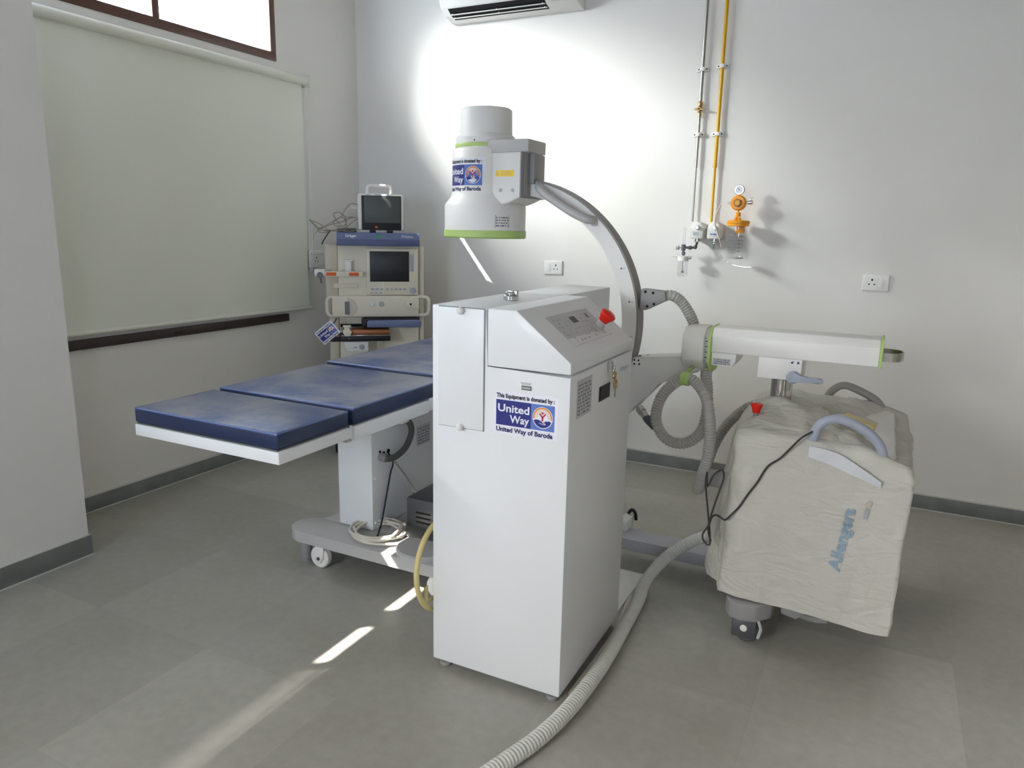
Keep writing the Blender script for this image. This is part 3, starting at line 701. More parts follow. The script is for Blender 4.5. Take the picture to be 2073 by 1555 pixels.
b = MB(); b.tube([(xk, 2.278, 1.010), (xk, 2.280, 0.992), (xk, 2.291, 0.984), (xk, 2.302, 0.990), (xk, 2.302, 1.008), (xk, 2.290, 1.014)], 0.0035, seg=8, closed=True, flat=1); b.box(xk-0.0012, xk+0.0012, 2.283, 2.299, 0.984, 1.002, 0.0005); b.box(xk-0.0012, xk+0.0012, 2.286, 2.293, 0.955, 0.986, 0.0005); b.build('hanging_key', 'brass', t2)
# sloping operating panel
Us = V((0.179, 0, -0.143)); Un = V((0.143, 0, 0.179)).normalized(); sl = Us.length
so = V((-0.967, 2.0, zt))
mps = flat(so, Us, (0, 1, 0), Un)       # u down the slope, v along the console
b = MB(); rect(b, mps, 0.217*sl, 0.785*sl, 0.072, 0.407, 0.0008); pn = b.build('membrane_panel', 'palelabel', hd)
b = MB(); b.mi = 0
u0, u1, v0, v1 = 0.215*sl, 0.787*sl, 0.070, 0.409
for q in ((u0, u0+0.0012, v0, v1), (u1-0.0012, u1, v0, v1), (u0, u1, v0, v0+0.0014), (u0, u1, v1-0.0014, v1)): rect(b, mps, *q, 0.001)
rnd = random.Random(11)
for uu in (0.29, 0.35, 0.42, 0.50, 0.57, 0.64, 0.70):
    v = 0.09
    while v < 0.39:
        if not (0.2 < v < 0.275 and uu < 0.46) and rnd.random() < 0.55: rect(b, mps, uu*sl, (uu+0.035)*sl, v, v+rnd.uniform(0.004, 0.012), 0.0011)
        v += rnd.uniform(0.014, 0.03)
b.mi = 1; rect(b, mps, 0.30*sl, 0.42*sl, 0.215, 0.262, 0.0011); rect(b, mps, 0.30*sl, 0.39*sl, 0.352, 0.366, 0.0011)
b.build('panel_marking', ['faint', 'dgrey'], hd)
pc = so + Us*0.60 + V((0, 0.352, 0))
b = MB(); b.lathe([(0.024, 0), (0.024, 0.006), (0.014, 0.008), (0.014, 0.034)], pc, Un, 28); es = b.build('emergency_stop', 'lgrey', hd)
b = MB(); b.lathe([(0.017, 0.030), (0.020, 0.040), (0.028, 0.056), (0.028, 0.062), (0.020, 0.068), (0.005, 0.070)], pc, Un, 28); b.build('mushroom_button', 'red', es)
b = MB(); b.mi = 0; b.cyl((-1.125, 2.22, zt), (-1.125, 2.22, zt+0.018), 0.026, b=0.003); b.cyl((-1.125, 2.22, zt+0.018), (-1.125, 2.22, zt+0.030), 0.020, b=0.003); b.box(-1.135, -1.099, 2.214, 2.226, zt+0.016, zt+0.034, 0.003)
b.build('top_fitting', 'chrome', t)
for x in (cx0+0.035, cx1-0.035):
    for y in (cy0+0.03, cy1-0.03):
        b = MB(); b.cyl((x, y, 0), (x, y, 0.016), 0.021, b=0.004); b.cyl((x, y, 0.014), (x, y, 0.034), 0.008, seg=14); b.build('levelling_foot', 'grey', t)

# ================================================================== C-arm
ya = 3.04
t = thing('c_arm_machine', 'mobile white C-arm with image intensifier drum over the blue table and covered trolley', 'C-arm X-ray machine', (-0.33, ya, 0))
# image intensifier
ix = -1.682
b = MB(); b.lathe([(0.10, 1.470), (0.184, 1.470), (0.186, 1.487), (0.186, 1.596), (0.180, 1.607), (0.160, 1.632), (0.152, 1.655), (0.151, 1.832), (0.148, 1.838), (0.138, 1.840), (0.138, 1.888), (0.133, 1.894), (0.118, 1.908), (0.1155, 2.012), (0.108, 2.018), (0.02, 2.018)], (ix, ya, 0), seg=64)
ii = b.build('image_intensifier', 'white2', t)
b = MB(); b.lathe([(0.10, 1.452), (0.183, 1.452), (0.1895, 1.458), (0.1895, 1.486), (0.186, 1.4875)], (ix, ya, 0), seg=64, cap=True); b.build('green_rim', 'green', ii)
b = MB(); b.lathe([(0.1385, 1.846), (0.1393, 1.848), (0.1393, 1.862), (0.1385, 1.864)], (ix, ya, 0), seg=64, cap=False); b.build('green_band', 'green', ii)
def cm(u, v, d):
    r = 0.1512+d; a = math.radians(-62)+ (u-0.240)/0.1512
    return V((ix+r*math.cos(a), ya+r*math.sin(a), v))
donor_sticker(lambda u, v, d: cm(u, v+1.650, d), 0.240, 0.148, ii, 3)
def cm2(u, v, d):
    r = 0.1865+d; a = math.radians(-48)+u/0.1865
    return V((ix+r*math.cos(a), ya+r*math.sin(a), v+1.50))
print_lines('rating_plate', cm2, 0.07, 0.055, ii, 4, 'faint2', 'palelabel', 8)
b = MB(); mpk = lambda u, v, d: cm(u, v, d-0.0128); ring2d(b, mpk, 0.185, 1.872, 0, 0.0035, 0, 2*PI, 0.0005, 10); b.build('screw', 'blackhole', ii)
# housing block beside the drum
b = MB(); b.prism([(-1.69, 1.828), (-1.446, 1.828), (-1.444, 1.632), (-1.505, 1.606), (-1.60, 1.585), (-1.69, 1.585)], 'y', 2.925, 3.155, b=0.008, seg=3); hb = b.build('mounting_housing', 'white2', ii)
mpb = flat((-1.58, 2.925, 1.66), (1, 0, 0), (0, 0, 1), (0, -1, 0))
b = MB(); b.mi = 0; rect(b, mpb, 0.012, 0.099, 0.058, 0.084, 0.0006); b.mi = 1
rect(b, mpb, 0.016, 0.027, 0.063, 0.079, 0.001)
for i in range(4): rect(b, mpb, 0.035, 0.092-0.006*(i % 2), 0.0635+i*0.0045, 0.0655+i*0.0045, 0.001)
b.build('warning_label', ['ylabel', 'brass'], hb)
for u in (0.035, 0.095):
    b = MB(); b.lathe([(0.0075, 0), (0.0075, 0.003), (0.004, 0.005)], (-1.58+u, 2.925, 1.66), (0, -1, 0), 16); b.build('screw', 'lgrey', hb)
b = MB(); b.box(-1.450, -1.442, 2.918, 3.16, 1.628, 1.822, 0.003); b.box(-1.444, -1.437, 2.945, 3.135, 1.64, 1.82, 0.002); b.build('slide_plate', 'grey', ii)
b = MB(); b.box(-1.612, -1.412, 2.920, 3.10, 1.818, 1.872, 0.004); b.build('top_bracket', 'lgrey', ii)
b = MB(); b.box(-1.438, -1.412, 2.985, 3.07, 1.69, 1.82, 0.003); b.build('upright_bracket', 'grey', ii)
# the C
xc, zc = -1.533, 1.103
def arc_section(r0, r1, y0, y1, a0, a1, n=72):
    bb = MB()
    def P(a, r, y): return (xc+r*math.cos(a), y, zc+r*math.sin(a))
    v = []; f = []
    for i in range(n+1):
        a = a0+(a1-a0)*i/n
        v += [P(a, r0, y0), P(a, r1, y0), P(a, r1, y1), P(a, r0, y1)]
    for i in range(n):
        o = 4*i
        for k in range(4): f.append((o+k, o+(k+1) % 4, o+4+(k+1) % 4, o+4+k))
    f += [(0, 1, 2, 3), (4*n+3, 4*n+2, 4*n+1, 4*n)]
    vs, fs = bb._new(v, f)
    return bb
A0, A1 = math.radians(-84), math.radians(82)
ca = arc_section(0.546, 0.609, 3.0, 3.08, A0, A1).build('c_arc', 'offwhite', t)
arc_section(0.608, 0.616, 3.003, 3.081, math.radians(-80), math.radians(80)).build('guide_rail', 'rail', ca)
arc_section(0.5445, 0.5475, 3.012, 3.068, math.radians(-80), math.radians(80)).build('inner_strip', 'lgrey', ca)
for a in (77.0, 24, 10, -4.5):
    b = MB(); A = math.radians(a); mpa = flat((xc+0.589*math.cos(A), 3.0, zc+0.589*math.sin(A)), (1, 0, 0), (0, 0, 1), (0, -1, 0))
    rect(b, mpa, -0.010, -0.004, -0.004, 0.004, 0.0006); rect(b, mpa, -0.004, 0.010, -0.0008, 0.0008, 0.0006); b.build('scale_mark', 'dgrey', ca)
for a in (80, 81.5):
    A = math.radians(a)
    for r in (0.555, 0.598): b = MB(); ring2d(b, flat((xc+r*math.cos(A), 3.0, zc+r*math.sin(A)), (1, 0, 0), (0, 0, 1), (0, -1, 0)), 0, 0, 0, 0.003, 0, 2*PI, 0.0006, 8); b.build('screw', 'dgrey', ca)
# grab handle on the near face of the C
hp = []
for a, r, y in ((76.5, 0.596, 2.998), (74.5, 0.588, 2.968), (70, 0.573, 2.955), (63, 0.564, 2.953), (56, 0.565, 2.953), (51, 0.575, 2.957), (48.5, 0.586, 2.972), (47.5, 0.592, 2.998)):
    A = math.radians(a); hp.append((xc+r*math.cos(A), y, zc+r*math.sin(A)))
b = MB(); b.tube(hp, 0.020, seg=14, flat=0.85); b.build('grab_handle', 'lgrey', ca)
b = MB(); A = math.radians(46.5); b.box(xc+0.588*math.cos(A)-0.014, xc+0.588*math.cos(A)+0.012, 2.99, 3.0, zc+0.588*math.sin(A)-0.014, zc+0.588*math.sin(A)+0.010, 0.003); b.build('handle_end', 'lgrey', ca)
# X-ray tube head under the table (mostly hidden by the console)
b = MB(); b.lathe([(0.03, 0.78), (0.10, 0.775), (0.115, 0.755), (0.12, 0.62), (0.15, 0.59), (0.15, 0.47), (0.12, 0.44), (0.03, 0.44)], (-1.68, ya, 0), seg=36); b.box(-1.62, -1.45, 2.96, 3.12, 0.47, 0.58, 0.01); b.build('tube_head', 'offwhite', t)
# cable bracket on the outside of the C and the hose from it
b = MB(); b.prism([(-0.914, 1.262), (-0.812, 1.255), (-0.806, 1.218), (-0.893, 1.172), (-0.918, 1.176)], 'y', 3.012, 3.072, b=0.004); cb = b.build('cable_bracket', 'grey', t)
for x, z in ((-0.895, 1.250), (-0.862, 1.247), (-0.885, 1.190), (-0.856, 1.201)):
    b = MB(); b.lathe([(0.0055, 0), (0.0055, 0.002)], (x, 3.012, z), (0, -1, 0), 12); b.build('bolt', 'blackhole', cb)
b = MB(); b.tube([(-0.812, 3.045, 1.238), (-0.785, 3.05, 1.236), (-0.755, 3.07, 1.212), (-0.727, 3.09, 1.168), (-0.706, 3.11, 1.118), (-0.695, 3.12, 1.05)], 0.0215, seg=16, step=0.0022, pitch=0.012, amp=0.0020); b.build('cable_hose', 'hose', t)
# supporting knee between the C and the arm
knee = [(-0.925, 0.972), (-0.732, 0.995), (-0.60, 0.995), (-0.602, 0.965), (-0.645, 0.938), (-0.809, 0.876), (-0.911, 0.743), (-0.945, 0.712), (-1.045, 0.712), (-0.985, 0.80), (-0.94, 0.90)]
b = MB(); b.prism(knee, 'y', 2.985, 3.095, b=0.006); kn = b.build('support_knee', 'offwhite', t)
for x, z in ((-0.918, 0.962), (-0.90, 0.962), (-0.918, 0.945), (-0.896, 0.946)):
    b = MB(); b.lathe([(0.004, 0), (0.004, 0.002)], (x, 2.985, z), (0, -1, 0), 10); b.build('bolt', 'blackhole', kn)
for x, y in ((-0.905, 3.02), (-0.88, 3.05)):
    b = MB(); b.cyl((x, y, 0.975), (x, y, 0.9785), 0.004, seg=10); b.build('bolt', 'blackhole', kn)
# rotating head, scale and green flange
b = MB(); hx0, hx1 = -0.712, -0.622
def octo(r, c=0.35): return [(ya-r, 1.04-r*c), (ya-r*c, 1.04-r*0.95), (ya+r*c, 1.04-r*0.95), (ya+r, 1.04-r*c), (ya+r, 1.04+r*c*0.9), (ya+r*0.55, 1.04+r*0.85), (ya-r*0.55, 1.04+r*0.85), (ya-r, 1.04+r*c*0.9)]
b.prism(octo(0.098, 0.5), 'x', hx0, hx1, b=0.008, seg=3); rh = b.build('rotating_head', 'offwhite', t)
b = MB(); b.prism(octo(0.0935, 0.5), 'x', hx1-0.001, hx1+0.020, b=0.004); b.build('angle_scale', 'lgrey', t)
for i in range(9):
    z = 0.995+i*0.011; b = MB(); b.box(hx1+0.003, hx1+0.006+0.007*(i % 2), ya-0.0945, ya-0.090, z, z+0.0035); b.build('scale_mark', 'ink', rh)
b = MB(); b.prism(octo(0.106, 0.5), 'x', -0.606, -0.594, b=0.004); b.build('green_flange', 'green', t)
# horizontal arm
armp = [(2.95, 1.030), (3.13, 1.030), (3.13, 1.098), (3.10, 1.128), (2.98, 1.128), (2.95, 1.098)]
b = MB(); b.prism(armp, 'x', -0.596, 0.010, b=0.005, seg=3); ar = b.build('horizontal_arm', 'white2', t)
b = MB(); b.prism([(y+(0.004 if y > ya else -0.004), z+(0.004 if z > 1.08 else -0.004)) for y, z in armp], 'x', 0.010, 0.019, b=0.003); b.build('green_end_plate', 'green', ar)
hl = [(0.018, 2.972, 1.066), (0.05, 2.974, 1.066), (0.074, 2.992, 1.066), (0.086, 3.03, 1.066), (0.086, 3.05, 1.066), (0.074, 3.085, 1.066), (0.05, 3.10, 1.066), (0.018, 3.102, 1.066)]
b = MB(); P_ = catmull(hl, 0.008); vv = []; ff = []
for i, p in enumerate(P_):
    tn = (P_[min(i+1, len(P_)-1)]-P_[max(i-1, 0)]).normalized(); nn = V((-tn.y, tn.x, 0))*0.0022
    for s_ in (-1, 1):
        for dz in (-0.0155, 0.0155): vv.append(p+nn*s_+V((0, 0, dz)))
for i in range(len(P_)-1):
    o = 4*i; ff += [(o, o+1, o+5, o+4), (o+2, o+6, o+7, o+3), (o, o+4, o+6, o+2), (o+1, o+3, o+7, o+5)]
ff += [(0, 2, 3, 1), (4*len(P_)-4, 4*len(P_)-3, 4*len(P_)-1, 4*len(P_)-2)]
b._new(vv, ff); b.build('end_handle', 'steel', ar)
b = MB(); b.prism([(-0.592, 0.978), (-0.512, 0.974), (-0.496, 0.998), (-0.496, 1.030), (-0.592, 1.030)], 'y', 2.955, 3.125, b=0.003); bx = b.build('motor_box', 'white2', ar)
print_lines('box_label', flat((-0.585, 2.955, 0.982), (1, 0, 0), (0, 0, 1), (0, -1, 0)), 0.07, 0.026, bx, 3, 'faint2', 'palelabel', 21)
b = MB(); b.box(-0.410, -0.250, 2.953, 3.127, 0.948, 1.031, 0.004); bl = b.build('clamp_block', 'white2', t)
mpl = flat((-0.294, 2.953, 1.012), (1, 0, 0), (0, 0, 1), (0, -1, 0))
b = MB(); b.mi = 0; rect(b, mpl, 0, 0.038, 0, 0.014, 0.0006); b.mi = 1
for u in (0.004, 0.026):
    rect(b, mpl, u, u+0.008, 0.003, 0.009, 0.0012); ring2d(b, mpl, u+0.004+(0.004 if u < 0.01 else 0), 0.009, 0.0025, 0.0038, 0, PI, 0.0012, 10)
b.build('lock_symbols', ['paper', 'ink'], bl)
b = MB(); b.lathe([(0.024, 0), (0.024, 0.014), (0.020, 0.018)], (-0.277, 2.953, 0.963), (0, -1, 0), 28); b.prism([(-0.277, 0.983), (-0.255, 0.979), (-0.225, 0.966), (-0.190, 0.966), (-0.176, 0.970), (-0.168, 0.962), (-0.170, 0.951), (-0.182, 0.948), (-0.215, 0.954), (-0.245, 0.952), (-0.285, 0.940)], 'y', 2.934, 2.948, b=0.004)
b.build('locking_lever', 'bluegrey', bl)
# chrome lifting column
b = MB(); b.cyl((-0.325, ya, 0.80), (-0.325, ya, 0.95), 0.041, seg=40); col = b.build('lifting_column', 'chrome', t)
b = MB(); b.lathe([(0.060, 0.836), (0.060, 0.844), (0.050, 0.850), (0.042, 0.850)], (-0.325, ya, 0), seg=36); b.build('column_collar', 'offwhite', col)
b = MB(); b.box(-0.305, -0.29, ya-0.043, ya-0.036, 0.90, 0.945, 0.002); b.build('column_key', 'grey', col)
# trolley body under the cover, legs and castors
b = MB(); b.box(-0.39, 0.10, 2.70, 3.42, 0.14, 0.78, 0.03); tb = b.build('trolley_body', 'offwhite', t)
b = MB(); b.box(-1.00, -0.36, 3.05, 3.185, 0.062, 0.120, 0.008); b.build('front_leg', 'legpaint', t)
b = MB(); b.box(-1.00, -0.955, 3.13, 3.24, 0.10, 0.165, 0.004); fc = b.build('leg_end_cap', 'white2', t)
b = MB(); b.tube([(-0.985, 3.24, 0.165), (-0.968, 3.245, 0.185), (-0.95, 3.24, 0.172), (-0.943, 3.235, 0.14)], 0.008, seg=8, step=0.003, pitch=0.006, amp=0.002); b.build('toothed_trim', 'black', fc)
b = MB(); b.prism([(-0.405, 2.84), (-0.405, 2.64), (-0.385, 2.60), (-0.345, 2.585), (-0.290, 2.60), (-0.240, 2.66), (-0.235, 2.84)], 'z', 0.100, 0.168, b=0.010, seg=3); b.build('castor_housing', 'grey', t)
def castor(x, y, parent):
    b = MB(); b.cyl((x-0.0, y-0.026, 0.045), (x, y+0.026, 0.045), 0.045, seg=28, b=0.008); c_ = b.build('castor', 'dgrey', parent)
    b = MB(); b.box(x-0.052, x+0.035, y-0.034, y-0.027, 0.02, 0.12, 0.008); b.box(x-0.052, x+0.035, y+0.027, y+0.034, 0.02, 0.12, 0.008); b.box(x-0.052, x+0.035, y-0.034, y+0.034, 0.095, 0.12, 0.004); b.build('castor_fork', 'darkmetal', c_)
    b = MB(); b.lathe([(0.013, 0), (0.013, 0.003), (0.009, 0.005)], (x-0.008, y-0.034, 0.06), (0, -1, 0), 20); b.build('axle_cap', 'white2', c_)
    b = MB(); b.tube([(x+0.04, y-0.03, 0.10), (x+0.052, y-0.03, 0.07), (x+0.044, y-0.03, 0.03)], 0.006, seg=8); b.build('brake_lever', 'lgrey', c_)
castor(-0.322, 2.655, t); castor(-0.322, 3.40, t)
b = MB(); b.cyl((0.05, 2.98, 0.06), (0.05, 3.04, 0.06), 0.06, seg=24, b=0.008); b.build('rear_wheel', 'grey', t)
b = MB(); b.cyl((0.05, 3.26, 0.06), (0.05, 3.32, 0.06), 0.06, seg=24, b=0.008); b.build('rear_wheel', 'grey', t)
b = MB(); b.prism([(-0.215, 0.10), (-0.16, 0.09), (-0.135, 0.115), (-0.135, 0.15), (-0.22, 0.15)], 'y', 2.72, 2.82, b=0.006); b.tube([(-0.15, 2.74, 0.105), (-0.10, 2.70, 0.12), (-0.05, 2.68, 0.14)], 0.012, seg=8); b.build('steering_link', 'grey', t)
b = MB(); b.cyl((-0.60, 3.02, 0.487), (-0.40, 3.02, 0.487), 0.036, seg=28, b=0.005); b.build('side_cylinder', 'lgrey', t)
# trolley handles
for nm, m_, pts in (('push_handle', 'bluegrey', [(-0.163, 2.66, 0.74), (-0.163, 2.66, 0.815), (-0.148, 2.66, 0.86), (-0.106, 2.66, 0.886), (-0.058, 2.66, 0.882), (-0.004, 2.66, 0.858), (0.037, 2.66, 0.822), (0.056, 2.66, 0.775), (0.058, 2.66, 0.72)]),
                    ('push_handle', 'rail', [(-0.176, 3.44, 0.74), (-0.174, 3.44, 0.80), (-0.148, 3.44, 0.842), (-0.107, 3.44, 0.861), (-0.04, 3.44, 0.840), (0.02, 3.44, 0.808), (0.050, 3.44, 0.762), (0.056, 3.44, 0.70)])):
    b = MB(); b.tube(pts, 0.0165, seg=16); b.build(nm, m_, tb)
b = MB(); b.cyl((-0.385, 2.84, 0.79), (-0.385, 2.84, 0.840), 0.010, seg=14); eb = b.build('emergency_stop', 'chrome', t)
b = MB(); b.lathe([(0.014, 0.833), (0.016, 0.846), (0.023, 0.862), (0.023, 0.867), (0.016, 0.870)], (-0.385, 2.84, 0), seg=24); b.build('mushroom_button', 'red', eb)
# hose looping once under the arm and back up into the trolley
lp = [(-0.617, 3.03, 0.975), (-0.612, 2.98, 0.93), (-0.594, 2.94, 0.875), (-0.582, 2.90, 0.784), (-0.602, 2.88, 0.704), (-0.666, 2.87, 0.660), (-0.736, 2.86, 0.679), (-0.776, 2.86, 0.757), (-0.748, 2.86, 0.863), (-0.662, 2.86, 0.932), (-0.588, 2.84, 0.886), (-0.552, 2.82, 0.786), (-0.549, 2.83, 0.643), (-0.575, 2.86, 0.538), (-0.598, 2.92, 0.462), (-0.604, 3.0, 0.455), (-0.600, 3.10, 0.533), (-0.580, 3.16, 0.618), (-0.535, 3.20, 0.70), (-0.47, 3.23, 0.762), (-0.40, 3.24, 0.785)]
b = MB(); b.tube(lp, 0.0215, seg=14, step=0.0025, pitch=0.012, amp=0.0020); lh = b.build('looped_hose', 'hose', t)
b = MB(); b.cyl((-0.684, 2.86, 0.930), (-0.648, 2.857, 0.928), 0.0265, seg=24, b=0.002); b.tube([(-0.666, 2.87, 0.952), (-0.668, 2.99, 0.955)], 0.008, seg=8); b.build('green_strap', 'green', lh)
b = MB(); b.cyl((-0.775, 2.86, 0.715), (-0.822, 2.885, 0.742), 0.018, seg=16, b=0.004); b.build('plug_grip', 'dgrey', lh)
b = MB(); b.cyl((-0.822, 2.885, 0.742), (-0.855, 2.91, 0.766), 0.016, seg=16); b.cyl((-0.846, 2.903, 0.760), (-0.862, 2.914, 0.771), 0.019, seg=12); b.build('plug_shell', 'chrome', lh)

# ------------------------------------------------------------------ cloth cover over the trolley
def cover_outline(tt):
    """corner points of one level; tt 0 = hem, 1 = shoulder"""
    f = (1-tt)
    return [(-0.408-0.002*f, 2.645-0.012*f), (-0.15, 2.648-0.012*f), (0.118, 2.645-0.010*f), (0.145, 2.70), (0.150, 3.05), (0.140, 3.44), (0.08, 3.475), (-0.25, 3.475), (-0.43-0.04*f, 3.46), (-0.450-0.10*f**0.8, 3.20), (-0.445-0.098*f**0.8, 2.93), (-0.423-0.042*f, 2.76)]
def cn(x, y, z, s): return noise.noise(V((x*s, y*s, z*s)))
def cov_disp(p):
    x, y, z = p
    d = 0.014*cn(x, y, z*0.22+3, 8) + 0.012*(0.4-abs(cn(x+5, y, z*0.30, 15))) + 0.014*(0.4-abs(cn(x*0.7+z*0.7, y, z*0.5-x*0.7, 9))) + 0.010*(0.4-abs(cn(x*0.5-z*0.9+4, y, z*0.3+x, 21)))*min(1.0, max(0.0, z-0.3)*3)
    return d
def resample(pts, n):
    P = catmull([(p[0], p[1], 0) for p in pts], 0.01, True)
    L = [0]
    for i in range(len(P)): L.append(L[-1]+(P[(i+1) % len(P)]-P[i]).length)
    out = []; j = 0
    for k in range(n):
        q = L[-1]*k/n
        while L[j+1] < q: j += 1
        f = (q-L[j])/max(1e-9, L[j+1]-L[j]); out.append(P[j].lerp(P[(j+1) % len(P)], f))
    return out
NU = 220
levels = []
for j in range(34):
    tt = j/33.0
    R = resample(cover_outline(tt), NU); cpt = V((-0.14, 3.05, 0)); row = []
    for p in R:
        hem = 0.150 + 0.030*max(0.0, min(1.0, (0.12-p.x)/0.53)) - 0.05*max(0.0, min(1.0, (-0.42-p.x)/0.1))
        top = 0.800 - 0.045*max(0.0, min(1.0, (p.x-0.0)/0.15)) + 0.006*cn(p.x, p.y, 0, 7)
        z = hem + (top-hem)*tt
        o = (p-cpt); o.z = 0; o.normalize()
        d = cov_disp((p.x, p.y, z))*(0.4+0.6*min(1, 4*tt+0.2))
        if tt > 0.94: d -= 0.012*((tt-0.94)/0.06)**1.5
        row.append(V((p.x+o.x*d, p.y+o.y*d, z)))
    levels.append(row)
top_rows = []
for j in range(1, 15):
    s_ = 1-j/14.0*0.985; row = []
    for k, q in enumerate(levels[-1]):
        p = V((-0.17+(q.x+0.17)*s_, 3.05+(q.y-3.05)*s_, 0))
        rise = (1-s_)
        h = q.z + 0.016*math.sin(min(1, rise*3)*PI/2) + 0.045*math.exp(-((p.x+0.34)**2+(p.y-3.03)**2)/0.03)*min(1, rise*3) + (0.016*cn(p.x, p.y, 1.7, 10)+0.024*(0.4-abs(cn(p.x+2, p.y*0.7, 0.3, 9)))+0.012*(0.4-abs(cn(p.x+p.y, p.y-p.x, 0.9, 15))))*min(1, rise*4) - 0.05*(p.x > 0.02)*(p.x-0.02)/0.12*min(1, rise*3)
        row.append(V((p.x, p.y, h)))
    top_rows.append(row)
b = MB(); rows = levels+top_rows
vv = [p for r in rows for p in r]; ff = []
for j in range(len(rows)-1):
    for k in range(NU): ff.append((j*NU+k, j*NU+(k+1) % NU, (j+1)*NU+(k+1) % NU, (j+1)*NU+k))
ff.append(tuple((len(rows)-1)*NU+k for k in range(NU)))
b._new(vv, ff)
cov = b.build('dust_cover', 'cover', None, sharp=180)
tag(cov, 'wrinkled cream cloth cover over the C-arm trolley with blue lettering', 'cover')
near = [p for r in levels for p in r if p.y < 2.70]
def near_y(x, z):
    best = heapq.nsmallest(3, near, key=lambda p: (p.x-x)**2+(p.z-z)**2)
    return min(p.y for p in best)
ang = math.radians(83)
lu, lv = V((math.cos(ang), 0, math.sin(ang))), V((-math.sin(ang), 0, math.cos(ang)))
lo_ = V((-0.035, 0, 0.352))
def lm(u, v, d):
    q = lo_+lu*u+lv*v; return V((q.x, near_y(q.x, q.z)-0.004, q.z))
b = MB(); put_text(b, 'Allengers', 0, 0, 0.240, 0.054, lm, 0, 0.03); b.build('cover_lettering', 'bluefaint', cov)
for s_, e2, m_ in ((0.215, 0.255, 'faint'), (0.262, 0.280, 'palepink')):
    b = MB(); rect(b, lm, s_, e2, -0.042, -0.030, 0, 4); b.build('cover_print', m_, cov)
b = MB()
def pocket(u, v):
    x = -0.172+0.232*u; zt_ = 0.792-0.050*u+0.010*math.sin(PI*u*1.3)-0.03*u*u; zb = 0.752-0.055*u-0.02*u*u
    z = zb+(zt_-zb)*v
    return (x, near_y(x, min(z, 0.78))-0.007-0.010*v, z)
b.grid(pocket, 24, 6); b.build('vinyl_pocket', 'pocket', cov, sharp=180)

t = thing('hand_switch', 'beige hand control wrapped in plastic lying on the cover under the near handle', 'hand control', (-0.03, 2.84, 0.79))
b = MB(Matrix.Translation((-0.03, 2.82, 0.846)) @ Matrix.Rotation(math.radians(14), 4, 'Y') @ Matrix.Rotation(math.radians(-8), 4, 'Z')); b.box(-0.055, 0.055, -0.03, 0.03, -0.016, 0.016, 0.008); b.build('control_body', 'creamtube', t)
b = MB(Matrix.Translation((-0.03, 2.82, 0.846)) @ Matrix.Rotation(math.radians(14), 4, 'Y') @ Matrix.Rotation(math.radians(-8), 4, 'Z')); b.box(-0.057, 0.057, -0.032, 0.030, -0.021, -0.0165, 0.001); b.build('control_base', 'black', t)
b = MB(Matrix.Translation((-0.03, 2.82, 0.846)) @ Matrix.Rotation(math.radians(14), 4, 'Y') @ Matrix.Rotation(math.radians(-8), 4, 'Z')); b.cyl((-0.055, 0, 0), (-0.078, 0, -0.004), 0.010, 0.006, seg=12); b.build('cable_gland', 'cable', t)

def onc(x, z): return (x, near_y(x, min(max(z, 0.17), 0.785))-0.006, z)
wire = [(-0.105, 2.825, 0.862), (-0.135, 2.75, 0.850), (-0.170, 2.645, 0.835), (-0.20, 2.618, 0.815), (-0.232, 2.615, 0.772)] + [onc(x, z) for x, z in ((-0.262, 0.730), (-0.300, 0.695), (-0.330, 0.630), (-0.358, 0.580), (-0.385, 0.526))] + [(-0.405, 2.612, 0.500), (-0.428, 2.618, 0.470), (-0.450, 2.66, 0.458), (-0.474, 2.69, 0.454), (-0.491, 2.70, 0.440), (-0.503, 2.70, 0.400), (-0.522, 2.70, 0.360), (-0.514, 2.70, 0.335), (-0.492, 2.70, 0.324), (-0.498, 2.705, 0.384), (-0.512, 2.70, 0.480), (-0.524, 2.70, 0.560), (-0.523, 2.70, 0.612), (-0.516, 2.69, 0.560), (-0.498, 2.70, 0.605), (-0.470, 2.71, 0.628), (-0.462, 2.71, 0.60), (-0.472, 2.705, 0.550), (-0.490, 2.70, 0.47), (-0.502, 2.695, 0.39), (-0.486, 2.69, 0.345)]
b = MB(); b.tube(wire, 0.0036, seg=8, step=0.01)
tag(b.build('switch_cable', 'cabled'), 'thin dark cable trailing across the cream cover from the hand control', 'cable')

# big hose over the floor between trolley and console
fh = [(-0.43, 3.0, 0.30), (-0.513, 2.995, 0.256), (-0.553, 2.99, 0.238), (-0.62, 2.97, 0.204), (-0.712, 2.92, 0.128), (-0.765, 2.82, 0.050), (-0.768, 2.70, 0.027), (-0.755, 2.50, 0.026), (-0.741, 2.207, 0.026), (-0.749, 1.939, 0.026), (-0.777, 1.754, 0.026), (-0.818, 1.581, 0.026), (-0.873, 1.399, 0.026), (-0.95, 1.20, 0.026)]
fh = [(x+0.012 if 1.7 < y < 2.72 else x, y, z) for x, y, z in fh]
b = MB(); b.tube(fh, 0.0245, seg=16, step=0.003, pitch=0.013, amp=0.0017)
tag(b.build('corrugated_hose', 'hosew'), 'thick pale corrugated hose running over the floor past the console', 'hose')
b = MB(); b.tube([(-0.80, 2.74, 0.011), (-0.768, 2.45, 0.011), (-0.766, 2.25, 0.011), (-0.768, 2.10, 0.011), (-0.770, 2.01, 0.011)], 0.010, seg=10)
tag(b.build('floor_cable', 'cable'), 'slim beige cable between the console and the thick floor hose', 'cable')
b = MB(); b.box(-1.15, -0.812, 2.60, 2.972, 0.0, 0.006, 0.001)
tag(b.build('white_board', 'board'), 'flat white board lying on the floor behind the console', 'board')

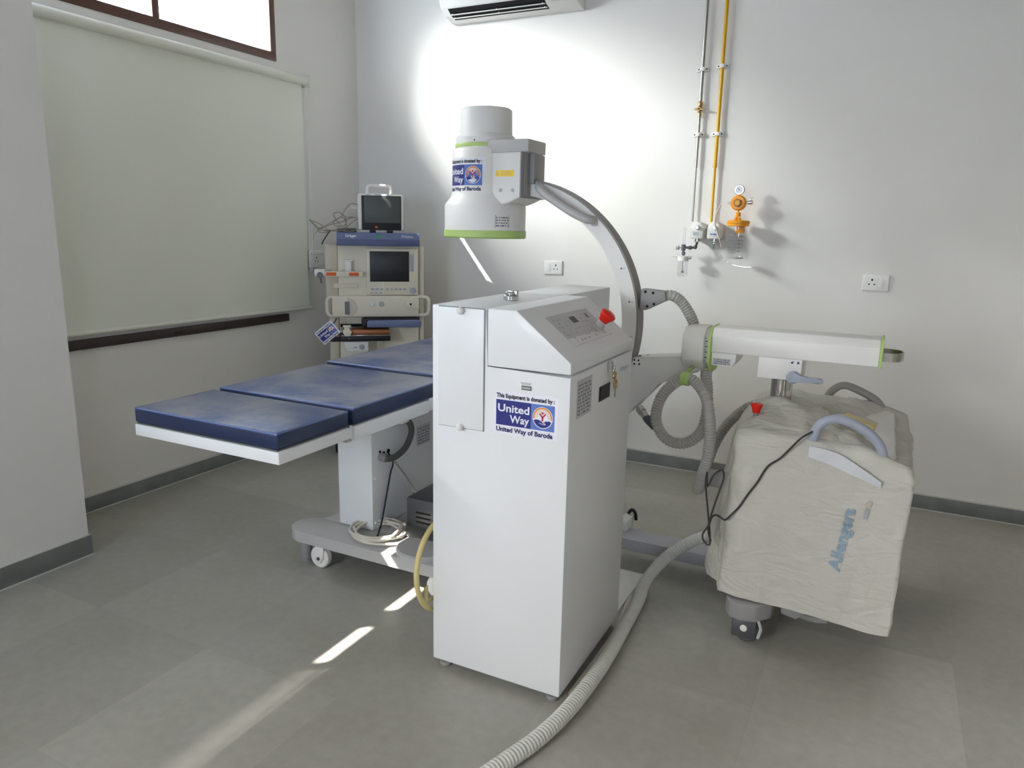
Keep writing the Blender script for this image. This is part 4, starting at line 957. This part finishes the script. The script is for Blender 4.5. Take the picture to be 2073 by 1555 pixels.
# ================================================================== operating table
tx0, tx1 = -2.1675, -1.5375
t = thing('operating_table', 'white operating table with navy padded top in three sections on a wheeled base', 'operating table', (-2.0, 2.6, 0))
def pad(y0, y1, z0, z1, name='mattress_section'):
    b = MB(); b.mi = 1; b.box(tx0, tx1, y0, y1, z0, z1, 0.010, 3)
    for f in b.bm.faces:
        f.normal_update()
        if f.normal.z > 0.6: f.material_index = 0  # tops take the colour with the sheen put in
    o = b.build(name, ['vinyl', 'vinylside'], t, sharp=50)
    b = MB(); e = 0.004
    b.tube([(tx0+e, y0+e, z1-0.005), (tx1-e, y0+e, z1-0.005), (tx1-e, y1-e, z1-0.005), (tx0+e, y1-e, z1-0.005)], 0.0035, seg=6, closed=True, smooth=False); b.build('seam_piping', 'piping', o)
    return o
pad(1.5375, 1.864, 0.8447, 0.898); pad(1.888, 2.464, 0.841, 0.902); pad(2.479, 3.40, 0.844, 0.911)
b = MB(); b.box(tx0+0.004, tx1+0.006, 1.535, 1.871, 0.803, 0.841, 0.002); b.build('leg_section_frame', 'white', t)
b = MB(); b.box(tx0+0.008, tx1-0.004, 1.541, 1.862, 0.840, 0.8457); b.build('pad_base', 'dgrey', t)
b = MB(); b.box(tx0+0.004, tx1+0.002, 1.888, 2.344, 0.789, 0.838, 0.002); b.build('seat_section_frame', 'white', t)
b = MB(); b.box(tx0+0.02, tx1-0.014, 1.866, 1.894, 0.783, 0.834, 0.002); b.build('hinge_plate', 'lgrey', t)
b = MB(); b.box(tx0+0.004, tx1-0.002, 2.349, 3.38, 0.792, 0.842, 0.002); b.build('back_section_frame', 'white', t)
b = MB(); b.cyl((tx1-0.03, 1.8675, 0.839), (tx1+0.002, 1.8675, 0.839), 0.008, seg=12); b.build('hinge_pin', 'chrome', t)
b = MB(); b.tube([(-1.60, 2.10, 0.789), (-1.556, 2.156, 0.782), (-1.547, 2.21, 0.782), (-1.575, 2.25, 0.789)], 0.006, seg=8); b.build('release_lever', 'chrome', t)
# column with sockets and hose
b = MB(); b.box(-2.118, -1.928, 2.482, 3.12, 0.157, 0.735, 0.004); b.box(-2.095, -1.955, 2.51, 3.09, 0.73, 0.80); co = b.build('column', 'white', t)
b = MB(); b.prism([(2.25, 0.792), (2.50, 0.792), (2.50, 0.62), (2.47, 0.62), (2.44, 0.68), (2.38, 0.73), (2.27, 0.765)], 'x', -1.99, -1.936, b=0.002); b.build('gusset', 'white', t)
for p in [(-1.927, 2.50, 0.19), (-1.927, 2.50, 0.40), (-1.927, 2.50, 0.66), (-1.927, 2.80, 0.66), (-1.927, 3.08, 0.66), (-2.08, 2.481, 0.175), (-1.96, 2.481, 0.175)]:
    b = MB(); b.sphere(p, 0.0065, 10, 6); b.build('screw_cap', 'white2', co)
b = MB(); b.cyl((-1.93, 2.545, 0.490), (-1.885, 2.535, 0.489), 0.019, seg=16, b=0.004); b.build('hose_socket', 'grey', co)
b = MB(); b.tube([(-1.888, 2.525, 0.492), (-1.880, 2.56, 0.484), (-1.885, 2.62, 0.484), (-1.890, 2.69, 0.505), (-1.893, 2.735, 0.555), (-1.89, 2.725, 0.60), (-1.89, 2.685, 0.640), (-1.895, 2.63, 0.69), (-1.90, 2.57, 0.74), (-1.90, 2.54, 0.795)], 0.0145, seg=14); b.build('drain_hose', 'dgrey', co)
for y, z, r in ((2.602, 0.500, 0.0105), (2.568, 0.500, 0.008), (2.540, 0.513, 0.006)):
    b = MB(); b.lathe([(r, 0), (r, 0.003)], (-1.928, y, z), (1, 0, 0), 16); b.build('socket_hole', 'blackhole', co)
print_lines('rating_plate', flat((-1.928, 2.83, 0.46), (0, 1, 0), (0, 0, 1), (1, 0, 0)), 0.12, 0.10, co, 6, 'faint2', 'palelabel', 14)
# base
def lobes(x0, x1, y0, y1, r=0.085, n=14):
    cxx = (y0+y1)/2; R = (y1-y0)/2
    p = [(x0+R+R*math.cos(PI/2+PI*i/n), cxx+R*math.sin(PI/2+PI*i/n)) for i in range(n+1)]
    p += [(x1-R+R*math.cos(-PI/2+PI*i/n), cxx+R*math.sin(-PI/2+PI*i/n)) for i in range(n+1)]
    return p
b = MB(); b.prism(lobes(-2.305, -1.395, 2.318, 2.492), 'z', 0.105, 0.156, b=0.004); b.prism([(-2.235, 2.45), (-1.465, 2.45), (-1.49, 2.50), (-1.50, 2.56), (-1.50, 3.22), (-2.20, 3.22), (-2.20, 2.56), (-2.212, 2.50)], 'z', 0.105, 0.1555, b=0.003)
b.prism(lobes(-2.305, -1.395, 3.18, 3.354), 'z', 0.105, 0.156, b=0.004); b.build('base_plate', 'lgrey', t)
b = MB(); b.lathe([(0.12, 0.156), (0.12, 0.170), (0.112, 0.176), (0.02, 0.178)], (-1.62, 2.43, 0), seg=40); b.build('base_boss', 'lgrey', t)
for x, y in ((-2.222, 2.372), (-1.43, 2.41), (-2.222, 3.30), (-1.478, 3.30)):
    b = MB(); b.cyl((x, y, 0), (x, y, 0.012), 0.028, seg=20); b.cyl((x, y, 0.010), (x, y, 0.106), 0.026, seg=20); b.build('base_leg', 'grey', t)
for x, y in ((-2.112, 2.345), (-1.505, 2.36), (-2.112, 3.30), (-1.575, 3.30)):
    b = MB(); b.cyl((x, y-0.016, 0.050), (x, y+0.016, 0.050), 0.050, seg=30, b=0.005); w_ = b.build('wheel', 'white2', t)
    b = MB(); b.prism([(x-0.02, 0.045), (x-0.01, 0.030), (x+0.012, 0.030), (x+0.028, 0.05), (x+0.034, 0.106), (x-0.012, 0.106)], 'y', y-0.024, y-0.017, b=0.002); b.build('wheel_fork', 'white2', w_)
    b = MB(); b.lathe([(0.008, 0), (0.008, 0.004)], (x+0.004, y-0.024, 0.048), (0, -1, 0), 8); b.build('axle_bolt', 'darkmetal', w_)
b = MB(); b.tube([(-1.922, 2.595, 0.495), (-1.90, 2.60, 0.45), (-1.905, 2.585, 0.40), (-1.91, 2.56, 0.30), (-1.90, 2.51, 0.20), (-1.885, 2.47, 0.172), (-1.86, 2.42, 0.166)], 0.004, seg=8)
tag(b.build('power_cord', 'black'), 'black cord hanging down the table column into the coiled cable', 'cord')
b = MB(); b.tube([(-1.925, 2.568, 0.498), (-1.90, 2.60, 0.46), (-1.88, 2.64, 0.40), (-1.84, 2.68, 0.30), (-1.80, 2.60, 0.335), (-1.775, 2.60, 0.331)], 0.0045, seg=8)
tag(b.build('grey_cable', 'cableg'), 'grey cable from the table column to the grey vented box', 'cable')
# coil of cable lying on the base
b = MB(); rnd = random.Random(4); pts = []
for i in range(6*16):
    a = 2*PI*i/16; k = i/16
    r = 0.115+0.016*math.sin(k*2.1)+0.008*rnd.uniform(-1, 1)
    pts.append((-1.875+0.010*math.sin(k*1.3)+r*1.0*math.cos(a), 2.455+0.012*math.cos(k*1.7)+r*0.92*math.sin(a), 0.1680+0.0045*k+0.004*math.sin(a*0.5+k)))
pts += [(-1.80, 2.53, 0.20), (-1.77, 2.50, 0.215)]
b.tube(pts, 0.0060, seg=8, step=0.012)
tag(b.build('coiled_cable', 'cable'), 'loosely coiled pale cable lying on the table base', 'cable')
t = thing('vented_control_box', 'grey metal box with slots standing on the table base beside the coiled cable', 'control box', (-1.62, 2.62, 0.156))
b = MB(); b.prism([(-1.782, 0.182), (-1.46, 0.182), (-1.46, 0.328), (-1.782, 0.328)], 'y', 2.535, 2.80, b=0.003); b.build('box_body', 'darkmetal', t)
b = MB(); b.prism([(2.535, 0.20), (2.475, 0.180), (2.475, 0.1785), (2.55, 0.1785), (2.55, 0.20)], 'x', -1.775, -1.47, b=0.001); b.build('front_lip', 'steel', t)
b = MB(); mpv = flat((-1.75, 2.535, 0.20), (1, 0, 0), (0, 0, 1), (0, -1, 0))
for r_ in range(3):
    for u in (0.02, 0.11, 0.2): rect(b, mpv, u, u+0.07, 0.02+r_*0.022, 0.028+r_*0.022, 0.0008); ring2d(b, mpv, u, 0.024+r_*0.022, 0, 0.004, 0, 2*PI, 0.0009, 10); ring2d(b, mpv, u+0.07, 0.024+r_*0.022, 0, 0.004, 0, 2*PI, 0.0009, 10)
b.build('vent_slot', 'blackhole', t)
# loop of tubing hung against the left side of the console
ctr, rr = (2.045, 0.345), 0.165
b = MB(); b.tube([(-1.285+0.004*math.sin(2*a), ctr[0]+rr*math.cos(a), ctr[1]+rr*math.sin(a)) for a in [2*PI*i/24 for i in range(24)]], 0.0095, seg=12, closed=True); lpz = b.build('tubing_loop', 'creamtube')
tag(lpz, 'loop of stiff cream tubing against the left edge of the console', 'tubing')
b = MB(); b.box(-1.2800, -1.2740, 1.915, 1.935, 0.245, 0.305, 0.002); b.box(-1.2800, -1.2740, 1.915, 2.0, 0.235, 0.25, 0.002); b.build('tubing_clip', 'creamtube', lpz)

# ================================================================== anaesthesia machine, turned to face the room
e_, n_ = V((0.766, 0.643, 0)), V((0.643, -0.766, 0))
DM = Matrix(((e_.x, -n_.x, 0, -3.11), (e_.y, -n_.y, 0, 3.70), (0, 0, 1, 0), (0, 0, 0, 1)))   # local x right, y into the machine, z up
def D(): return MB(DM)
def dflat(u, v, z): return flat((u, v, z), (1, 0, 0), (0, 0, 1), (0, -1, 0))
t = thing('anaesthesia_machine', 'cream anaesthesia machine with blue top in the far corner', 'anaesthesia machine', DM @ V((0.26, 0.25, 0)))
b = D(); b.box(0.0, 0.515, 0.05, 0.47, 0.13, 0.86, 0.012); b.build('lower_cabinet', 'cream', t)
b = D(); b.box(0.0, 0.515, 0.06, 0.47, 0.86, 1.376, 0.006); b.build('upper_cabinet', 'cream', t)
b = D(); b.box(-0.080, 0.0, 0.09, 0.43, 0.93, 1.372, 0.010); b.build('side_panel', 'cream2', t)
b = D(); b.box(-0.066, 0.0, 0.10, 0.43, 0.20, 0.93, 0.02); b.build('lower_side_panel', 'cream2', t)
b = D(); b.prism([(0.0, 1.372), (0.005, 1.412), (0.012, 1.452), (0.40, 1.452), (0.40, 1.372)], 'x', -0.003, 0.518, b=0.003); bh = b.build('blue_header', 'mblue', t)
b = D(); b.box(-0.0035, 0.5185, -0.002, 0.40, 1.371, 1.411, 0.002); b.build('header_band', 'mblue2', bh)
mh = dflat(0, 0.004, 0)
b = D(); put_text(b, 'Dräger', 0.052, 1.424, 0.068, 0.024, mh, 0.003, 0.03); b.build('maker_lettering', 'paper', bh)
b = D(); put_text(b, 'Primus', 0.405, 1.424, 0.072, 0.023, mh, 0.003, 0.012); b.build('model_lettering', 'paper', bh)
b = D(); ring2d(b, mh, 0.259, 1.430, 0, 0.012, 0, 2*PI, 0.0035, 20); b.build('green_dot', 'greendot', bh)
# screen panel
b = D(); b.mi = 0; b.box(0.178, 0.508, 0.025, 0.07, 1.055, 1.355, 0.006); sp_ = b.build('screen_panel', 'cream', t)
b = D(); b.box(0.200, 0.451, 0.021, 0.028, 1.143, 1.337, 0.002); b.build('screen', 'lcd', sp_)
b = D(); mp = dflat(0, 0.0245, 0)
for i in range(3): rect(b, mp, 0.205+0.03*i, 0.225+0.03*i, 1.088, 1.100, 0.0005)
for i in range(5): rect(b, mp, 0.30+0.028*i, 0.318+0.028*i, 1.088, 1.100, 0.0005)
for i in range(3): rect(b, mp, 0.20+0.03*i, 0.216+0.03*i, 1.066, 1.075, 0.0005)
rect(b, mp, 0.455, 0.482, 1.21, 1.32, 0.0005)
b.build('panel_keys', 'faint', sp_)
b = D(); rect(b, mp, 0.280, 0.2845, 1.065, 1.142, 0.0007); b.build('panel_divider', 'paper', sp_)
b = D(); b.lathe([(0.020, 0), (0.020, 0.010), (0.010, 0.012), (0.009, 0.016)], (0.476, 0.025, 1.085), (0, -1, 0), 22); b.build('rotary_knob', 'faint', sp_)
# sensor bracket and labelled rail on the left
b = D(); b.box(0.040, 0.085, 0.02, 0.062, 1.20, 1.275, 0.008); b.box(0.030, 0.092, 0.015, 0.05, 1.272, 1.282, 0.003); b.build('sensor_bracket', 'white2', t)
b = D(); b.box(-0.080, 0.152, -0.012, 0.004, 1.176, 1.209, 0.003); rl = b.build('hose_rail', 'cream', t)
for u0, u1 in ((-0.073, -0.012), (0.068, 0.128)):
    b = D(); b.box(u0, u1, -0.0145, -0.012, 1.182, 1.203, 0.001); b.build('orange_plate', 'orangelabel', rl)
b = D(); b.box(-0.145, -0.080, -0.012, 0.02, 1.178, 1.222, 0.006); b.build('rail_end_block', 'white2', rl)
b = D(); b.lathe([(0.017, 0), (0.019, 0.02), (0.014, 0.03)], (-0.112, -0.012, 1.186), (0, -1, 0), 16); b.cyl((-0.108, -0.03, 1.176), (-0.104, -0.03, 1.135), 0.006, seg=10); b.build('rail_valve', 'darkmetal', rl)
for u in (-0.05, 0.03, 0.105, 0.135):
    b = D(); b.tube([(u-0.008, 0.0, 1.209), (u, 0.0, 1.221), (u+0.008, 0.0, 1.209)], 0.002, seg=6); b.build('wire_hook', 'steel', rl)
b = D(); b.box(-0.03, 0.125, 0.050, 0.062, 1.10, 1.128, 0.003); b.build('label_holder', 'cream', t)
# work-top unit with gauge, knobs and handles
b = D(); b.box(-0.045, 0.512, 0.012, 0.42, 0.912, 1.052, 0.014, 3); du = b.build('flow_control_unit', 'cream', t)
mp = dflat(0, 0.012, 0)
b = D(); ring2d(b, mp, 0.055, 0.977, 0, 0.062, -PI/2, PI/2, 0.0006, 20); b.build('gauge_recess', 'cream2', du)
b = D(); b.box(0.036, 0.066, 0.004, 0.014, 0.932, 1.016, 0.010); b.build('flow_gauge', 'faint2', du)
for u in (0.209, 0.270):
    b = D(); b.lathe([(0.016, 0), (0.016, 0.004), (0.012, 0.006), (0.012, 0.014)], (u, 0.012, 0.999), (0, -1, 0), 22); b.build('round_knob', 'white2' if u < 0.22 else 'faint', du)
b = D(); b.prism([(0.425, 1.02), (0.512, 1.035), (0.512, 0.965), (0.445, 0.965), (0.425, 0.985)], 'y', 0.007, 0.013, b=0.002); b.build('port_recess', 'cream', du)
b = D(); ring2d(b, dflat(0, 0.0065, 0), 0.458, 0.998, 0, 0.007, 0, 2*PI, 0.0004, 14); b.build('port_hole', 'blackhole', du)
for pts in ([(-0.02, 0.03, 1.040), (-0.055, 0.028, 1.042), (-0.073, 0.028, 1.025), (-0.075, 0.028, 0.985), (-0.073, 0.028, 0.945), (-0.055, 0.028, 0.922), (-0.02, 0.03, 0.920)], [(0.50, 0.04, 1.042), (0.555, 0.035, 1.043), (0.577, 0.035, 1.025), (0.580, 0.035, 0.985), (0.575, 0.035, 0.943), (0.555, 0.035, 0.925), (0.50, 0.04, 0.924)]):
    b = D(); b.tube(pts, 0.0115, seg=14); b.build('side_handle', 'cream', t)
b = D(); b.box(0.521, 0.552, 0.08, 0.14, 0.60, 1.372, 0.006); b.build('right_post', 'cream', t)
b = D(); b.box(0.515, 0.521, 0.07, 0.13, 0.30, 1.372, 0.001); b.build('edge_strip', 'cableg', t)
b = D(); b.box(0.170, 0.520, -0.055, 0.30, 0.853, 0.900, 0.010); sh = b.build('blue_shelf', 'mblue', t)
b = D(); b.box(0.140, 0.190, -0.052, 0.10, 0.852, 0.908, 0.014); b.box(0.16, 0.512, -0.03, 0.1, 0.900, 0.908); b.build('shelf_end', 'black', sh)
b = D(); b.box(0.005, 0.516, 0.020, 0.06, 0.852, 0.866); b.build('shadow_gap', 'blackhole', t)
# black absorber arm with copper insert
b = D(); b.box(0.0, 0.318, -0.100, 0.09, 0.772, 0.812, 0.008); b.prism([(0.01, -0.10), (-0.045, -0.10), (-0.075, -0.075), (-0.06, -0.045), (0.01, -0.06)], 'z', 0.772, 0.80, b=0.006); aa = b.build('absorber_arm', 'black', t)
b = D(); b.box(0.075, 0.315, -0.085, 0.085, 0.811, 0.843, 0.004); b.build('copper_insert', 'copper', aa)
b = D(); b.box(0.010, 0.318, -0.102, -0.096, 0.808, 0.813, 0.001); b.build('bright_edge', 'chrome', aa)
b = D(); b.prism([(0.022, 0.846), (0.068, 0.846), (0.076, 0.832), (0.062, 0.808), (0.032, 0.808), (0.018, 0.832)], 'y', -0.115, -0.07, b=0.004); b.box(0.020, 0.070, -0.112, -0.06, 0.866, 0.874, 0.003); b.box(0.028, 0.062, -0.11, -0.07, 0.845, 0.868, 0.002); b.build('clamp', 'cream', aa)
b = D(); b.sphere((0.055, -0.101, 0.792), 0.005, 10, 6); b.build('arm_screw', 'chrome', aa)
b = D(); b.prism([(0.022, 0.770), (0.178, 0.770), (0.178, 0.712), (0.165, 0.702), (0.045, 0.705), (0.030, 0.74)], 'y', -0.085, 0.04, b=0.006); ab = b.build('soda_lime_box', 'white2', aa)
b = D(); b.lathe([(0.017, 0), (0.017, 0.006), (0.012, 0.008)], (0.135, -0.085, 0.735), (0, -1, 0), 20); b.box(0.085, 0.105, -0.088, -0.085, 0.728, 0.736, 0.001); b.build('box_dial', 'faint', ab)
b = D(); b.cyl((0.25, -0.03, 0.60), (0.25, -0.03, 0.772), 0.042, seg=24); b.build('canister', 'clear', aa)
for u, v in ((-0.03, 0.03), (0.50, 0.05), (-0.03, 0.42), (0.50, 0.42)):
    b = D(); b.cyl((u-0.018, v, 0.05), (u+0.018, v, 0.05), 0.05, seg=24, b=0.008); cw = b.build('castor_wheel', 'black', t)
    b = D(); b.cyl((u-0.020, v, 0.05), (u+0.020, v, 0.05), 0.026, seg=18); b.build('wheel_hub', 'grey', cw)
b = D(); b.box(-0.05, 0.53, 0.02, 0.46, 0.095, 0.135, 0.012); b.build('machine_base', 'cream2', t)

# donation card stuck on the arm
cc = DM @ V((-0.075, -0.118, 0.834))
ca_, sa_ = math.cos(math.radians(40)), math.sin(math.radians(40))
ew = e_*0.985+n_*0.17; ew.normalize()
cU = ew*ca_ + V((0, 0, 1))*sa_; cV = -ew*sa_ + V((0, 0, 1))*ca_; cN = cU.cross(cV).normalized()
t2 = thing('donation_card', 'small tilted donation card hanging at the left of the anaesthesia machine', 'card', cc - V((0, 0, 0.07)))
o_ = cc - cU*0.066 - cV*0.048
b = MB()
q = [o_, o_+cU*0.132, o_+cU*0.132+cV*0.096, o_+cV*0.096]; v8 = [p-cN*0.002 for p in q]+q
b._new(v8, [(3, 2, 1, 0), (4, 5, 6, 7)]+[(i, (i+1) % 4, (i+1) % 4+4, i+4) for i in range(4)]); b.build('card_backing', 'paper', t2)
donor_sticker(flat(o_+cN*0.0006+cU*0.001+cV*0.001, cU, cV, cN), 0.130, 0.094, t2)
b = D(); b.tube([(-0.045, -0.06, 0.79), (-0.035, -0.105, 0.80), (-0.04, -0.115, 0.815)], 0.006, seg=8); b.tube([(-0.02, 0.0, 0.905), (-0.03, -0.07, 0.895), (-0.045, -0.115, 0.885)], 0.005, seg=8); b.build('card_holder', 'dgrey', t2)

# patient monitor on top
t = thing('patient_monitor', 'white patient monitor with dark screen and carry handle on the blue machine top', 'monitor', DM @ V((0.277, 0.15, 1.452)))
b = D(); b.box(0.134, 0.420, 0.035, 0.19, 1.468, 1.694, 0.012, 3); ho = b.build('monitor_housing', 'offwhite', t)
b = D(); b.box(0.156, 0.404, 0.029, 0.037, 1.470, 1.683, 0.002); b.build('screen_surround', 'black', ho)
b = D(); b.box(0.172, 0.398, 0.0275, 0.030, 1.515, 1.678, 0.001); b.build('display', 'lcd2', ho)
b = D(); b.box(0.238, 0.254, 0.026, 0.030, 1.483, 1.494, 0.001); b.build('power_button', 'led', ho)
b = D(); mp = dflat(0, 0.0345, 0); rect(b, mp, 0.24, 0.33, 1.6865, 1.690, 0.0005); rect(b, mp, 0.185, 0.21, 1.6865, 1.690, 0.0005); b.build('bezel_print', 'sky', ho)
b = D(); b.tube([(0.197, 0.12, 1.69), (0.197, 0.12, 1.735), (0.212, 0.12, 1.748), (0.270, 0.12, 1.750), (0.330, 0.12, 1.748), (0.345, 0.12, 1.735), (0.346, 0.12, 1.69)], 0.009, seg=10); b.build('carry_handle', 'offwhite', t)
for u in (0.225, 0.335):
    b = D(); b.box(u-0.018, u+0.018, 0.045, 0.17, 1.452, 1.470, 0.004); b.build('foot', 'black', t)
b = D(); b.box(0.330, 0.337, 0.10, 0.112, 1.69, 1.715, 0.002); b.build('handle_catch', 'dgrey', t)
# monitor leads
t = thing('monitor_leads', 'tangle of thin beige monitor leads drooping beside the monitor', 'cables', DM @ V((0.03, 0.10, 1.452)))
b = D(); b.box(0.095, 0.135, 0.07, 0.105, 1.595, 1.615, 0.006); b.tube([(0.098, 0.088, 1.605), (0.075, 0.08, 1.595), (0.055, 0.07, 1.560), (0.045, 0.07, 1.53)], 0.006, seg=10); b.build('lead_plug', 'cable', t)
def wire_(pts, r=0.0026, m_='leadwire', nm='lead'):
    b = D(); b.tube(pts, r, seg=6, step=0.008); b.build(nm, m_, t)
rnd = random.Random(8)
wire_([(0.135, 0.06, 1.625), (0.09, 0.06, 1.632), (0.06, 0.06, 1.60), (0.03, 0.05, 1.55), (0.0, 0.05, 1.53), (-0.02, 0.05, 1.51), (0.0, 0.05, 1.49), (0.05, 0.045, 1.495), (0.06, 0.04, 1.53), (0.03, 0.04, 1.545), (-0.01, 0.04, 1.525), (-0.07, 0.03, 1.49), (-0.12, 0.02, 1.47)])
wire_([(0.135, 0.05, 1.545), (0.09, 0.05, 1.543), (0.04, 0.05, 1.52), (-0.03, 0.04, 1.500), (-0.09, 0.03, 1.475), (-0.12, 0.02, 1.460), (-0.09, 0.02, 1.448), (-0.05, 0.02, 1.452), (-0.10, 0.03, 1.470), (-0.165, 0.02, 1.525), (-0.12, 0.02, 1.475), (-0.10, 0.02, 1.460)])
wire_([(-0.165, 0.02, 1.525), (-0.10, 0.025, 1.500), (-0.05, 0.03, 1.465), (0.0, 0.04, 1.470), (0.06, 0.04, 1.485), (0.10, 0.04, 1.520), (0.135, 0.05, 1.535)])
wire_([(0.05, 0.06, 1.54), (0.06, 0.05, 1.50), (0.055, 0.04, 1.475), (0.03, 0.04, 1.462), (-0.04, 0.04, 1.460), (-0.08, 0.03, 1.462)], 0.0032)
wire_([(0.02, 0.06, 1.50), (-0.02, 0.06, 1.56), (0.02, 0.06, 1.575), (0.06, 0.05, 1.545), (0.10, 0.05, 1.55)])
wire_([(0.13, 0.06, 1.52), (0.128, 0.05, 1.475), (0.10, 0.04, 1.460), (0.04, 0.04, 1.458)], 0.003)
wire_([(-0.04, 0.02, 1.462), (-0.060, 0.015, 1.435), (-0.085, 0.015, 1.395), (-0.095, 0.015, 1.375)], 0.004, 'cabled', 'dark_lead')
wire_([(-0.11, 0.02, 1.462), (-0.14, 0.02, 1.43), (-0.145, 0.02, 1.40)], 0.0012, 'cableg', 'thin_lead')
b = D(); b.box(0.0, 0.125, 0.05, 0.15, 1.453, 1.478, 0.01); b.build('dark_cuff', 'dgrey', t)
